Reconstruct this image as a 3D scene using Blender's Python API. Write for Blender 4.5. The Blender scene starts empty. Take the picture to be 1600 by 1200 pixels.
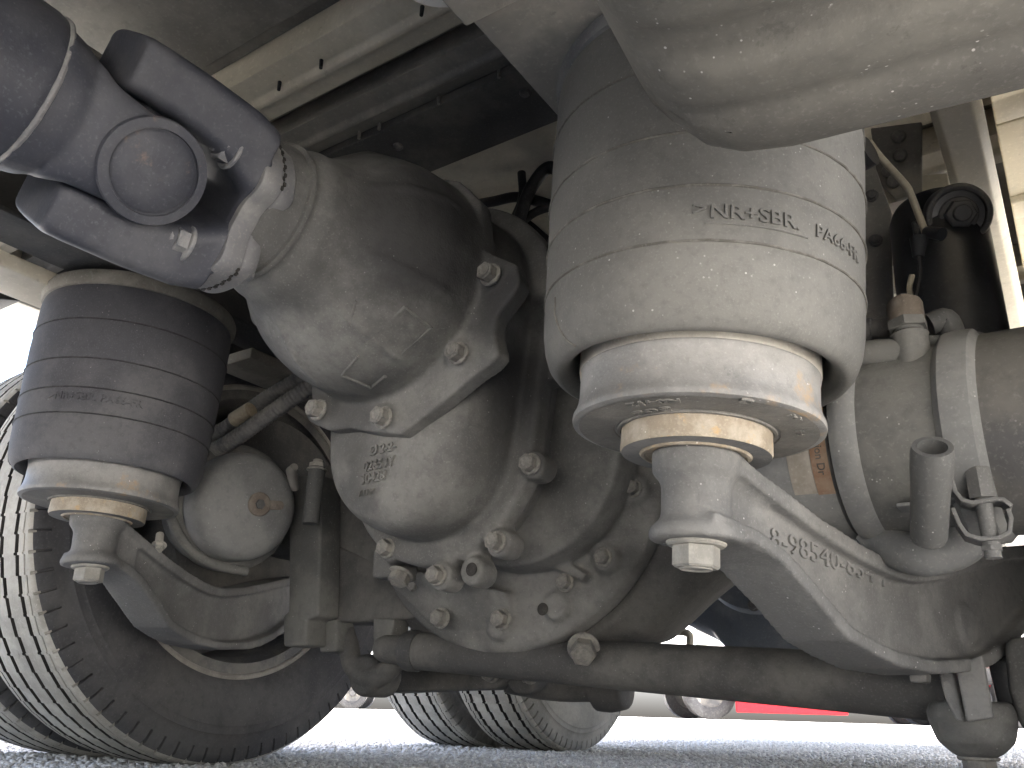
import bpy, bmesh, math, random
import numpy as np
from mathutils import Vector, Matrix, Quaternion, noise as mnoise

random.seed(7)
rng = np.random.default_rng(7)
PI = math.pi
C = bpy.context.scene.collection
SC = bpy.context.scene

# ------------------------------------------------------------------ camera
CAM = Vector((0.69965, -1.09705, 0.10435))
FPX, PITCH, ROLL, YAW = 1304.09, math.radians(21.5347), math.radians(1.6634), math.radians(34.2116)
_r = Vector((math.cos(YAW), math.sin(YAW), 0)); _f = Vector((-math.sin(YAW), math.cos(YAW), 0)); _z = Vector((0, 0, 1))
FWD = _f * math.cos(PITCH) + _z * math.sin(PITCH)
_u = -_f * math.sin(PITCH) + _z * math.cos(PITCH)
RIGHT = _r * math.cos(ROLL) + _u * math.sin(ROLL)
UP = -_r * math.sin(ROLL) + _u * math.cos(ROLL)
cd = bpy.data.cameras.new('camera'); co = bpy.data.objects.new('camera', cd); C.objects.link(co)
cd.sensor_width = 36; cd.lens = 36 * FPX / 1600; cd.clip_start = 0.01; cd.clip_end = 3000
co.matrix_world = Matrix(((RIGHT.x, UP.x, -FWD.x, CAM.x), (RIGHT.y, UP.y, -FWD.y, CAM.y), (RIGHT.z, UP.z, -FWD.z, CAM.z), (0, 0, 0, 1)))
cd.dof.use_dof = False
SC.camera = co

# ------------------------------------------------------------------ light
SUN = Vector((0.27, -0.20, 0.93)).normalized()          # direction towards the sun
W = bpy.data.worlds.new('World'); SC.world = W; W.use_nodes = True
nt = W.node_tree; bg = nt.nodes['Background']
sky = nt.nodes.new('ShaderNodeTexSky'); sky.sky_type = 'NISHITA'; sky.sun_disc = False
sky.sun_elevation = math.asin(SUN.z); sky.sun_rotation = math.atan2(SUN.x, SUN.y)
sky.air_density = .8; sky.dust_density = 6.0; sky.ozone_density = .6; sky.altitude = 50
nt.links.new(sky.outputs[0], bg.inputs[0]); bg.inputs[1].default_value = 0.15
sl = bpy.data.lights.new('sun', 'SUN'); so = bpy.data.objects.new('sun', sl); C.objects.link(so)
sl.energy = 4.2; sl.angle = math.radians(0.6); sl.color = (1, .97, .925)
so.rotation_euler = (-SUN).to_track_quat('-Z', 'Y').to_euler(); so.location = (0, 0, 8)
SC.view_settings.view_transform = 'Standard'; SC.view_settings.look = 'None'
SC.view_settings.exposure = 3.42; SC.view_settings.gamma = 1; SC.view_settings.use_curve_mapping = False
SC.render.engine = 'CYCLES'
SC.cycles.max_bounces = 10; SC.cycles.diffuse_bounces = 7; SC.cycles.glossy_bounces = 3
SC.cycles.use_denoising = True
SC.cycles.sample_clamp_indirect = 8

# ------------------------------------------------------------------ measuring helpers: the truck's own axes are x (right), y (rearwards), z (up)
def _ray(px, py):
    return FWD + RIGHT * ((px - 800) / FPX) - UP * ((py - 600) / FPX)
def at(px, py, axis, val):
    d = _ray(px, py); k = 'xyz'.index(axis)
    return CAM + d * ((val - CAM[k]) / d[k])
def atp(px, py, P, n):
    d = _ray(px, py); P = Vector(P); n = Vector(n)
    return CAM + d * ((P - CAM).dot(n) / d.dot(n))
def dep(px, py, t):
    return CAM + _ray(px, py) * t

# ------------------------------------------------------------------ materials
def mat(name, base, dust=None, amt=.5, scale=8, rough=.85, bump=.25, grain=350, speck=.0, rust=None, rust_amt=0, metal=0, spec=.3, wear_dark=.0, rustscale=14, k=None, stain=0., shade_patches=()):
    m = bpy.data.materials.new(name); m.use_nodes = True
    n = m.node_tree.nodes; l = m.node_tree.links; b = n['Principled BSDF']
    tc = n.new('ShaderNodeTexCoord')
    def noise(s, d=5, r=.6, off=0):
        t = n.new('ShaderNodeTexNoise'); t.inputs['Scale'].default_value = s; t.inputs['Detail'].default_value = d
        t.inputs['Roughness'].default_value = r
        mp = n.new('ShaderNodeMapping'); mp.inputs['Location'].default_value = (off, off * .7, -off)
        l.new(tc.outputs['Object'], mp.inputs[0]); l.new(mp.outputs[0], t.inputs['Vector']); return t.outputs['Fac']
    def ramp(x, a, c):
        r = n.new('ShaderNodeMapRange'); r.inputs[1].default_value = a; r.inputs[2].default_value = c; r.interpolation_type = 'SMOOTHSTEP'
        l.new(x, r.inputs[0]); return r.outputs[0]
    def mix(f, A, B, mode='MIX'):
        x = n.new('ShaderNodeMix'); x.data_type = 'RGBA'; x.blend_type = mode
        if isinstance(f, float): x.inputs[0].default_value = f
        else: l.new(f, x.inputs[0])
        for i, v in ((6, A), (7, B)):
            if isinstance(v, tuple): x.inputs[i].default_value = (*v, 1)
            else: l.new(v, x.inputs[i])
        return x.outputs[2]
    def mul(a, k):
        x = n.new('ShaderNodeMath'); x.operation = 'MULTIPLY'; l.new(a, x.inputs[0])
        if isinstance(k, float): x.inputs[1].default_value = k
        else: l.new(k, x.inputs[1])
        return x.outputs[0]
    if k is None: k = .74
    base = tuple(c * k for c in base)
    if dust: dust = tuple(c * k for c in dust)
    dust = dust or tuple(min(1, c * 1.5 + .03) for c in base)
    big = noise(scale, 6, .62); fine = noise(grain * .25, 4, .65, 3.1); gr = noise(grain, 3, .6, 7.7)
    col = mix(ramp(big, .62 - amt * .4, .78 - amt * .3), base, dust)
    col = mix(mul(ramp(fine, .45, .75), .35), col, tuple(c * .72 for c in base))
    col = mix(mul(ramp(gr, .52, .8), .45), col, tuple(min(1, c * 1.25 + .03) for c in dust))
    if stain:
        st = noise(5.5, 5, .55, 21.7)
        col = mix(mul(ramp(st, .50, .66), stain), col, tuple(c * .42 for c in base))
    for c_, r_, a_ in shade_patches:      # painted shade, partly oil film, with a ragged outline: centre, radius, strength
        wv = n.new('ShaderNodeVectorMath'); wv.operation = 'DISTANCE'; l.new(tc.outputs['Object'], wv.inputs[0]); wv.inputs[1].default_value = c_
        ad = n.new('ShaderNodeMath'); ad.operation = 'MULTIPLY_ADD'; l.new(noise(16, 6, .6, 31.), ad.inputs[0]); ad.inputs[1].default_value = r_ * .9; l.new(wv.outputs['Value'], ad.inputs[2])
        col = mix(mul(ramp(ad.outputs[0], r_ * 1.75, r_ * .85), a_), col, (.022, .022, .023))
    if rust:
        rn = noise(rustscale, 8, .7, 11.3)
        col = mix(mul(ramp(rn, .68 - rust_amt * .4, .8 - rust_amt * .35), .9), col, rust)
    if wear_dark:
        dn = noise(38, 7, .75, 5.5)
        col = mix(mul(ramp(dn, .60, .68), wear_dark), col, tuple(c * .25 for c in base))
    if speck:
        v = n.new('ShaderNodeTexVoronoi'); v.inputs['Scale'].default_value = 170
        l.new(tc.outputs['Object'], v.inputs['Vector'])
        sp = ramp(v.outputs['Distance'], .17, .10)
        msk = ramp(noise(45, 3, .5, 2.2), .55, .68)
        col = mix(mul(mul(sp, msk), speck), col, tuple(min(1, c * 1.6 + .25) for c in dust))
    l.new(col, b.inputs['Base Color'])
    rr = n.new('ShaderNodeMapRange'); l.new(big, rr.inputs[0]); rr.inputs[1].default_value = .3; rr.inputs[2].default_value = .7
    rr.inputs[3].default_value = max(.05, rough - .12); rr.inputs[4].default_value = min(1, rough + .1); l.new(rr.outputs[0], b.inputs['Roughness'])
    b.inputs['Metallic'].default_value = metal; b.inputs['Specular IOR Level'].default_value = spec
    if bump:
        bp = n.new('ShaderNodeBump'); bp.inputs['Strength'].default_value = bump; bp.inputs['Distance'].default_value = .0016
        ad = n.new('ShaderNodeMath'); ad.operation = 'ADD'; l.new(mul(gr, .6), ad.inputs[0]); l.new(fine, ad.inputs[1])
        l.new(ad.outputs[0], bp.inputs['Height']); l.new(bp.outputs[0], b.inputs['Normal'])
    return m

M = {}
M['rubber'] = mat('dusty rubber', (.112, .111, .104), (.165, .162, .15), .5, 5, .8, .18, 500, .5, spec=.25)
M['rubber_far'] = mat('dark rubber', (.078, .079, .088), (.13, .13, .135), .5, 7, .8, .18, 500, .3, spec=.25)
M['seam'] = mat('rubber flash', (.085, .08, .07), (.15, .145, .13), .5, 60, .8, .2)
M['seam_dark'] = mat('dark rubber flash', (.03, .03, .033), (.06, .06, .06), .5, 60, .85, .2)
M['piston'] = mat('cast piston', (.20, .198, .19), (.30, .295, .28), .5, 12, .6, .4, 420, .8, rust=(.32, .22, .12), rust_amt=.28, spec=.45, wear_dark=.25)
M['band'] = mat('rubbed alloy', (.40, .375, .32), (.55, .52, .45), .5, 16, .5, .3, 420, .6, rust=(.36, .24, .12), rust_amt=.25, spec=.5, wear_dark=.45)  # rubbed bare by the bellows, bounce light painted in as a paler tone
M['piston_face'] = mat('cast face', (.17, .165, .15), (.26, .25, .225), .5, 14, .8, .5, 420, .4)
M['collar'] = mat('rusty collar', (.33, .28, .21), (.46, .41, .33), .5, 40, .75, .6, 380, .6, rust=(.40, .27, .13), rust_amt=.3, rustscale=60)
M['arm'] = mat('dusty cast iron', (.15, .15, .146), (.245, .243, .232), .55, 7, .85, .5, 420, .7, stain=.12)
M['cast'] = mat('dusty gear casing', (.118, .117, .112), (.215, .212, .198), .5, 7, .85, .45, 380, .4, stain=.45)
def shade_patch(px, py, ax_, v, r, a):
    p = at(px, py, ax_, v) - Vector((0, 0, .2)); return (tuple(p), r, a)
M['cast_oil'] = mat('oily pinion casing', (.118, .117, .112), (.215, .212, .198), .5, 7, .8, .45, 380, .3, stain=.5, shade_patches=(shade_patch(660, 350, 'y', -.47, .115, .82), shade_patch(790, 470, 'y', -.37, .05, .6)))  # oil film on the upper cage, with shade painted into the same patches
M['case_oil'] = mat('oily gear case', (.118, .117, .112), (.215, .212, .198), .5, 7, .85, .45, 380, .3, stain=.5, shade_patches=(shade_patch(800, 590, 'y', -.27, .085, .72), shade_patch(930, 700, 'y', -.12, .07, .6)))  # shade on the right of the case painted as dark patches
M['cast_dark'] = mat('dark casing', (.075, .074, .072), (.14, .136, .125), .45, 7, .85, .4, 380, .3)
M['shaft'] = mat('shaft paint', (.040, .043, .056), (.078, .080, .090), .45, 9, .6, .2, 300, .12, rust=(.16, .11, .08), rust_amt=.08, spec=.4)
M['shaft_edge'] = mat('shaft edge', (.17, .17, .175), (.28, .275, .26), .5, 10, .6, .2, 300, .2, rust=(.2, .13, .08), rust_amt=.12)
M['bolt'] = mat('dusty bolt', (.155, .148, .135), (.26, .25, .22), .55, 1.2, .7, .12, 16, .0, spec=.45)
M['bolt_pale'] = mat('pale bolt', (.30, .29, .26), (.42, .405, .36), .55, 1.2, .7, .12, 16, .0, spec=.45)
M['bolt_dark'] = mat('dark bolt', (.075, .074, .072), (.13, .126, .115), .5, 1.2, .6, .12, 16, spec=.45)
M['bolt_steel'] = mat('shaft bolt', (.15, .155, .165), (.25, .25, .245), .5, 1.2, .6, .12, 16, rust=(.17, .10, .06), rust_amt=.15, rustscale=2, spec=.5)
M['frame'] = mat('chassis paint', (.062, .062, .062), (.13, .125, .112), .5, 5, .7, .15, 250, .2)
M['frame_dust'] = mat('dusty chassis flange', (.20, .185, .155), (.33, .31, .265), .6, 6, .8, .2, 250, .2, wear_dark=.3)
M['tank'] = mat('dusty steel tank', (.13, .126, .114), (.20, .193, .17), .5, 5, .85, .3, 320, .8, rust=(.09, .08, .06), rust_amt=.2, wear_dark=.3, spec=.2, k=.46)
M['floor'] = mat('cargo floor steel', (.15, .143, .128), (.25, .238, .21), .55, 4, .7, .1, 180, .1, k=1.)
M['cream'] = mat('cream painted steel', (.46, .425, .34), (.56, .52, .425), .5, 5, .5, .08, 160, .15, wear_dark=.25, spec=.4, k=1.)
M['beam'] = mat('floor beam paint', (.22, .21, .19), (.34, .32, .28), .5, 5, .6, .1, 160, .1, wear_dark=.3)
M['black'] = mat('black paint', (.022, .024, .028), (.05, .052, .055), .4, 9, .38, .1, 200, .15, spec=.5)
M['hose'] = mat('black hose', (.018, .018, .02), (.05, .05, .05), .4, 30, .55, .2, 300)
M['hose_dust'] = mat('dusty hose', (.085, .085, .088), (.17, .165, .155), .5, 20, .7, .2, 300)
M['tape'] = mat('tan hose wrap', (.26, .21, .14), (.38, .33, .25), .5, 30, .8, .3)
M['chamber'] = mat('dusty brake chamber', (.095, .096, .093), (.17, .168, .155), .5, 6, .8, .25, 300, .5)
M['chamber_pale'] = mat('pale chamber', (.155, .158, .156), (.235, .236, .225), .55, 6, .75, .25, 300, .5)
M['keycap'] = mat('brown plastic cap', (.15, .125, .10), (.22, .19, .16), .5, 30, .7, .1)
M['sticker'] = mat('worn label', (.25, .225, .185), (.34, .315, .27), .5, 30, .7, .1, 300, .2, rust=(.14, .13, .12), rust_amt=.25)
M['orange'] = mat('faded orange label', (.20, .115, .07), (.25, .18, .125), .6, 40, .7, .1, 300, .2, rust=(.2, .18, .15), rust_amt=.2)
M['ink'] = mat('faded ink', (.06, .055, .05), (.12, .11, .1), .5, 60, .8, 0)
M['tread'] = mat('dry tread rubber', (.27, .258, .225), (.40, .385, .34), .6, 8, .92, .4, 260, .3, wear_dark=.3, k=1.)
M['sidewall'] = mat('sidewall rubber', (.062, .062, .066), (.115, .113, .11), .5, 5, .85, .15, 260, .2)
M['groove'] = mat('groove rubber', (.035, .033, .03), (.07, .065, .06), .4, 20, .95, .1)
M['sidewall_pale'] = mat('dusty sidewall', (.19, .185, .165), (.30, .29, .26), .5, 6, .9, .15, 260, .2)
M['rim'] = mat('rim paint', (.10, .10, .10), (.2, .19, .17), .5, 12, .6, .2, 200, .2, rust=(.17, .11, .07), rust_amt=.1)
M['rim_edge'] = mat('rim edge', (.26, .24, .21), (.36, .34, .30), .5, 22, .6, .2, 200, .2)
M['blue'] = mat('blue black paint', (.10, .112, .13), (.16, .17, .18), .4, 8, .5, .15, 200, .2)
M['wire'] = mat('tan pipe', (.28, .25, .19), (.38, .35, .28), .5, 20, .55, .1, k=1.)
M['stone'] = mat('gravel stones', (.30, .29, .27), (.46, .445, .41), .5, 14, .95, .3, 180, k=1.)
M['red'] = mat('red truck paint', (.22, .006, .010), (.22, .008, .013), .3, 3, .6, 0, 60, spec=.1, k=1.)
M['white'] = mat('white truck paint', (.72, .72, .70), (.78, .77, .74), .3, 3, .4, 0, 60, spec=.5, k=1.)
M['grey'] = mat('grey plastic', (.12, .12, .125), (.18, .18, .18), .3, 4, .6, 0, 60)
M['glass'] = mat('dark glass', (.02, .025, .03), (.03, .035, .04), .3, 3, .08, 0, 60, spec=.6)
M['amber'] = mat('amber lamp', (.6, .22, .03), (.62, .25, .04), .3, 3, .25, 0, 60)

def ground_mat():
    m = bpy.data.materials.new('gravel ground'); m.use_nodes = True
    n = m.node_tree.nodes; l = m.node_tree.links; b = n['Principled BSDF']
    tc = n.new('ShaderNodeTexCoord')
    v = n.new('ShaderNodeTexVoronoi'); v.inputs['Scale'].default_value = 85; l.new(tc.outputs['Object'], v.inputs['Vector'])
    v2 = n.new('ShaderNodeTexVoronoi'); v2.inputs['Scale'].default_value = 210; l.new(tc.outputs['Object'], v2.inputs['Vector'])
    ns = n.new('ShaderNodeTexNoise'); ns.inputs['Scale'].default_value = 1.3; ns.inputs['Detail'].default_value = 8; l.new(tc.outputs['Object'], ns.inputs['Vector'])
    hs = n.new('ShaderNodeSeparateColor'); l.new(v.outputs['Color'], hs.inputs[0])
    r = n.new('ShaderNodeValToRGB'); l.new(hs.outputs[0], r.inputs[0])
    e = r.color_ramp.elements; e[0].color = (.44, .43, .405, 1); e[1].color = (.72, .705, .67, 1)
    e2 = e.new(.5); e2.color = (.60, .585, .555, 1)
    mx = n.new('ShaderNodeMix'); mx.data_type = 'RGBA'; mx.blend_type = 'MULTIPLY'; mx.inputs[0].default_value = .35
    l.new(r.outputs[0], mx.inputs[6]); l.new(ns.outputs['Fac'], mx.inputs[7]); 
    r2 = n.new('ShaderNodeValToRGB'); l.new(ns.outputs['Fac'], r2.inputs[0]); r2.color_ramp.elements[0].color = (.6, .6, .6, 1); r2.color_ramp.elements[0].position = .3; r2.color_ramp.elements[1].position = .7
    l.new(r2.outputs[0], mx.inputs[7])
    l.new(mx.outputs[2], b.inputs['Base Color']); b.inputs['Roughness'].default_value = .95; b.inputs['Specular IOR Level'].default_value = .1
    ad = n.new('ShaderNodeMath'); ad.operation = 'ADD'; l.new(v.outputs['Distance'], ad.inputs[0]); l.new(v2.outputs['Distance'], ad.inputs[1])
    bp = n.new('ShaderNodeBump'); bp.inputs['Distance'].default_value = .004; bp.inputs['Strength'].default_value = .4; bp.invert = True
    l.new(ad.outputs[0], bp.inputs['Height']); l.new(bp.outputs[0], b.inputs['Normal'])
    return m
M['ground'] = ground_mat()

# ------------------------------------------------------------------ mesh helpers
def basis(ax):
    ax = Vector(ax).normalized()
    t = Vector((0, 0, 1)) if abs(ax.z) < .9 else Vector((1, 0, 0))
    a = ax.cross(t).normalized(); b = ax.cross(a).normalized()
    return a, b, ax

class MB:
    def __init__(s): s.v = []; s.f = []
    def add(s, vs, fs):
        o = len(s.v); s.v += [Vector(x) for x in vs]; s.f += [tuple(i + o for i in f) for f in fs]; return s
    def loft(s, rings, closed=True, cap=True):
        n = len(rings[0]); o = len(s.v)
        for r in rings: s.v += [Vector(x) for x in r]
        for i in range(len(rings) - 1):
            for j in range(n if closed else n - 1):
                k = (j + 1) % n
                s.f.append((o + i * n + j, o + i * n + k, o + (i + 1) * n + k, o + (i + 1) * n + j))
        if cap:
            s.f.append(tuple(o + j for j in reversed(range(n)))); s.f.append(tuple(o + (len(rings) - 1) * n + j for j in range(n)))
        return s
    def lathe(s, prof, org, ax, seg=56, cap=True, a0=0, a1=2 * PI, shear=None):
        """prof: (radius, distance along the axis)"""
        a, b, ax = basis(ax); org = Vector(org); full = abs(a1 - a0 - 2 * PI) < 1e-6
        N = seg if full else seg + 1
        rings = []
        for r, t in prof:
            c = org + ax * t
            rings.append([c + (a * math.cos(a0 + (a1 - a0) * k / seg) + b * math.sin(a0 + (a1 - a0) * k / seg)) * max(r, 1e-5) for k in range(N)])
        return s.loft(rings, full, cap)
    def tube(s, pts, r, seg=12, cap=True):
        pts = [Vector(p) for p in pts]; n = len(pts)
        rr = r if isinstance(r, (list, tuple)) else [r] * n
        rings = []; a = None
        for i, p in enumerate(pts):
            t = (pts[min(i + 1, n - 1)] - pts[max(i - 1, 0)]).normalized()
            if a is None: a = basis(t)[0]
            a = (a - t * a.dot(t)).normalized(); b = t.cross(a)
            rings.append([p + (a * math.cos(2 * PI * k / seg) + b * math.sin(2 * PI * k / seg)) * rr[i] for k in range(seg)])
        return s.loft(rings, True, cap)
    def box(s, c, h, X=(1, 0, 0), Y=(0, 1, 0), Z=(0, 0, 1)):
        c = Vector(c); X = Vector(X).normalized() * h[0]; Y = Vector(Y).normalized() * h[1]; Z = Vector(Z).normalized() * h[2]
        vs = [c + X * i + Y * j + Z * k for i in (-1, 1) for j in (-1, 1) for k in (-1, 1)]
        return s.add(vs, [(0, 1, 3, 2), (4, 6, 7, 5), (0, 4, 5, 1), (2, 3, 7, 6), (0, 2, 6, 4), (1, 5, 7, 3)])
    def prism(s, poly, d):
        poly = [Vector(p) for p in poly]; d = Vector(d); n = len(poly)
        return s.add(poly + [p + d for p in poly], [tuple(range(n)), tuple(reversed(range(n, 2 * n)))] + [(i, i + n, (i + 1) % n + n, (i + 1) % n) for i in range(n)])
    def ring(s, c, ax, R, r, seg=72, k=8, wob=0):
        a, b, ax = basis(ax); c = Vector(c); pts = []
        vs = []; fs = []
        for i in range(seg):
            d = a * math.cos(2 * PI * i / seg) + b * math.sin(2 * PI * i / seg)
            ro = random.uniform(-wob, wob); rz = random.uniform(-wob, wob) * .5
            for j in range(k):
                vs.append(c + d * (R + ro + r * math.cos(2 * PI * j / k)) + ax * (rz + r * math.sin(2 * PI * j / k)))
        for i in range(seg):
            for j in range(k):
                fs.append((i * k + j, ((i + 1) % seg) * k + j, ((i + 1) % seg) * k + (j + 1) % k, i * k + (j + 1) % k))
        return s.add(vs, fs)
    def mesh(s, name, m, smooth=40, off=Vector((0, 0, 0)), remesh=None, relax=6, bevel=None, bseg=3, subdiv=0, displace=0):
        me = bpy.data.meshes.new(name)
        me.from_pydata([tuple(v - off) for v in s.v], [], s.f)
        bm = bmesh.new(); bm.from_mesh(me)
        if bevel: bmesh.ops.remove_doubles(bm, verts=bm.verts, dist=1e-6)
        bmesh.ops.recalc_face_normals(bm, faces=bm.faces); bm.to_mesh(me); bm.free()
        if remesh or bevel or subdiv:
            o = bpy.data.objects.new('tmp', me); C.objects.link(o)
            if bevel:
                md = o.modifiers.new('b', 'BEVEL'); md.width = bevel; md.segments = bseg; md.limit_method = 'ANGLE'; md.angle_limit = math.radians(32)
            if remesh:
                md = o.modifiers.new('r', 'REMESH'); md.mode = 'VOXEL'; md.voxel_size = remesh
                if relax:
                    md = o.modifiers.new('s', 'SMOOTH'); md.iterations = relax; md.factor = .5
            if subdiv:
                md = o.modifiers.new('u', 'SUBSURF'); md.levels = subdiv; md.render_levels = subdiv
            bpy.context.view_layer.update()
            me2 = bpy.data.meshes.new_from_object(o.evaluated_get(bpy.context.evaluated_depsgraph_get()))
            bpy.data.objects.remove(o); bpy.data.meshes.remove(me); me = me2; me.name = name
        if displace:
            co_ = np.empty(len(me.vertices) * 3, dtype=np.float32); me.vertices.foreach_get('co', co_); co_ = co_.reshape(-1, 3)
            nn = np.array([v.normal[:] for v in me.vertices])
            dd = np.array([mnoise.noise(Vector(c * 22.)) + .4 * mnoise.noise(Vector(c * 60.)) for c in co_])
            co_ += (nn * dd[:, None] * displace).astype(np.float32); me.vertices.foreach_set('co', co_.ravel()); me.update()
        me.materials.clear(); me.materials.append(m)
        me.polygons.foreach_set('use_smooth', [True] * len(me.polygons))
        if smooth and not (remesh and relax): me.set_sharp_from_angle(angle=math.radians(smooth))
        me.update()
        return me

def root_of(o):
    while o.parent: o = o.parent
    return o
def link(name, me, parent=None):
    o = bpy.data.objects.new(name, me); C.objects.link(o)
    if parent: o.parent = parent
    return o
def tag(o, label, cat, group=None):
    o['label'] = label; o['category'] = cat
    if group: o['group'] = group
    return o
def thing(name, loc, label, cat, group=None):
    o = bpy.data.objects.new(name, None); o.empty_display_size = .05; C.objects.link(o); o.location = loc
    return tag(o, label, cat, group)
def part(name, mb, m, parent, **k):
    """a part: built in truck coordinates, stored relative to its thing's base"""
    off = Vector(root_of(parent).location)
    return link(name, mb.mesh(name, m, off=off, **k), parent)
def solo(name, mb, m, label, cat, group=None, loc=None, **k):
    loc = Vector(loc) if loc else sum(mb.v, Vector()) / len(mb.v)
    o = link(name, mb.mesh(name, m, off=loc, **k)); o.location = loc
    return tag(o, label, cat, group)
def copy_tree(o, parent=None):
    c = o.copy(); C.objects.link(c)
    if parent: c.parent = parent
    for ch in list(o.children): copy_tree(ch, c)
    return c

# bolts share three meshes: flanged hex bolt, plain nut with stud, button
def bolt_mesh(kind):
    mb = MB(); h = [];
    if kind != 'button':
        mb.lathe([(0, 0), (1.0, 0), (1.0, .10), (.92, .17), (.6, .19)], (0, 0, 0), (0, 0, 1), 24)
        R = .80; H = .85 if kind == 'bolt' else .75
        hexr = lambda r, z: [Vector((r * math.cos(k * PI / 3), r * math.sin(k * PI / 3), z)) for k in range(6)]
        mb.loft([hexr(R, .12), hexr(R, H - .07), hexr(R * .90, H)])
        if kind == 'bolt': mb.lathe([(.54, H - .02), (.54, H + .05), (.46, H + .05), (.40, H + .01), (0, H + .01)], (0, 0, 0), (0, 0, 1), 20)
        else: mb.lathe([(.46, H - .05), (.46, H + .28), (.40, H + .34), (0, H + .34)], (0, 0, 0), (0, 0, 1), 18)
    else:
        mb.lathe([(1, 0), (1, .2), (.8, .55), (.4, .7), (0, .72)], (0, 0, 0), (0, 0, 1), 18)
    return mb
BOLT = {}
def bolt(p, ax, r, parent, m='bolt', kind='bolt', name=None, h=1.0):
    key = (kind, m)
    if key not in BOLT: BOLT[key] = bolt_mesh(kind).mesh('hex_' + kind, M[m], smooth=30)
    o = bpy.data.objects.new(name or ('nut' if kind == 'nut' else 'rivet' if kind == 'button' else 'bolt'), BOLT[key]); C.objects.link(o); o.parent = parent
    o.location = Vector(p) - Vector(root_of(parent).location)
    o.rotation_mode = 'QUATERNION'
    o.rotation_quaternion = Vector((0, 0, 1)).rotation_difference(Vector(ax).normalized()) @ Quaternion((0, 0, 1), random.uniform(0, 1.05))
    o.scale = (r, r, r * h)
    return o

def text_verts(s, size, depth, res=3, bold=0.0):
    cu = bpy.data.curves.new('t', 'FONT'); cu.body = s; cu.size = size; cu.extrude = depth; cu.resolution_u = res
    cu.bevel_depth = size * .012; cu.bevel_resolution = 0; cu.offset = bold * size
    o = bpy.data.objects.new('t', cu); C.objects.link(o); bpy.context.view_layer.update()
    me = bpy.data.meshes.new_from_object(o.evaluated_get(bpy.context.evaluated_depsgraph_get()))
    vs = [v.co.copy() for v in me.vertices]; fs = [tuple(p.vertices) for p in me.polygons]
    bpy.data.objects.remove(o); bpy.data.meshes.remove(me)
    return vs, fs
def letters(s, size, depth, org, X, Y, bold=0.0, sx=1.0):
    """flat raised lettering"""
    vs, fs = text_verts(s, size, depth, 3, bold); X = Vector(X).normalized(); Y = Vector(Y).normalized(); Z = X.cross(Y); org = Vector(org)
    mb = MB(); mb.add([org + X * v.x * sx + Y * v.y + Z * v.z for v in vs], fs); return mb
def letters_bent(s, size, depth, org, ax, R, a0, h, sx=1.0, slope=0.0, bold=0.0):
    """raised lettering wrapped round a cylinder; angle a0 in degrees from +x"""
    vs, fs = text_verts(s, size, depth, 3, bold); ax = Vector(ax).normalized(); org = Vector(org)
    X = (Vector((1, 0, 0)) - ax * ax.x).normalized(); Yv = ax.cross(X)
    mb = MB(); out = []
    for v in vs:
        a = math.radians(a0) + v.x * sx / R
        d = X * math.cos(a) + Yv * math.sin(a)
        out.append(org + ax * (h + v.y) + d * (R + v.z))
    mb.add(out, fs); return mb

def spline(pts, n=10):
    pts = [Vector(p) for p in pts]; out = []
    P = [pts[0] * 2 - pts[1]] + pts + [pts[-1] * 2 - pts[-2]]
    for i in range(1, len(P) - 2):
        for k in range(n):
            t = k / n; a, b, c, d = P[i - 1], P[i], P[i + 1], P[i + 2]
            out.append(.5 * ((2 * b) + (c - a) * t + (2 * a - 5 * b + 4 * c - d) * t * t + (3 * b - a - 3 * c + d) * t ** 3))
    out.append(pts[-1]); return out

# ================================================================== ground
def ground_z(x, y):
    d = math.hypot(x - CAM.x, y - CAM.y)
    t = min(1, max(0, (d - 4.5) / 10)); return .10 * t * t * (3 - 2 * t)
mb = MB(); N = 60; rad = [0, .5, 1, 1.5, 2, 2.5, 3, 3.5, 4, 4.5, 5, 5.5, 6, 7, 8, 9, 10, 11, 12, 13, 14, 15, 17, 20, 30, 60, 150, 500, 1500]
vs = [(CAM.x, CAM.y, 0)]; fs = []
for r in rad[1:]:
    for k in range(N):
        x = CAM.x + r * math.cos(2 * PI * k / N); y = CAM.y + r * math.sin(2 * PI * k / N); vs.append((x, y, ground_z(x, y)))
for k in range(N): fs.append((0, 1 + k, 1 + (k + 1) % N))
for i in range(len(rad) - 2):
    for k in range(N):
        a = 1 + i * N; fs.append((a + k, a + N + k, a + N + (k + 1) % N, a + (k + 1) % N))
g = link('ground', MB().add(vs, fs).mesh('ground', M['ground'])); g['kind'] = 'structure'; g['label'] = 'pale gravel yard under and around the truck'

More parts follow.
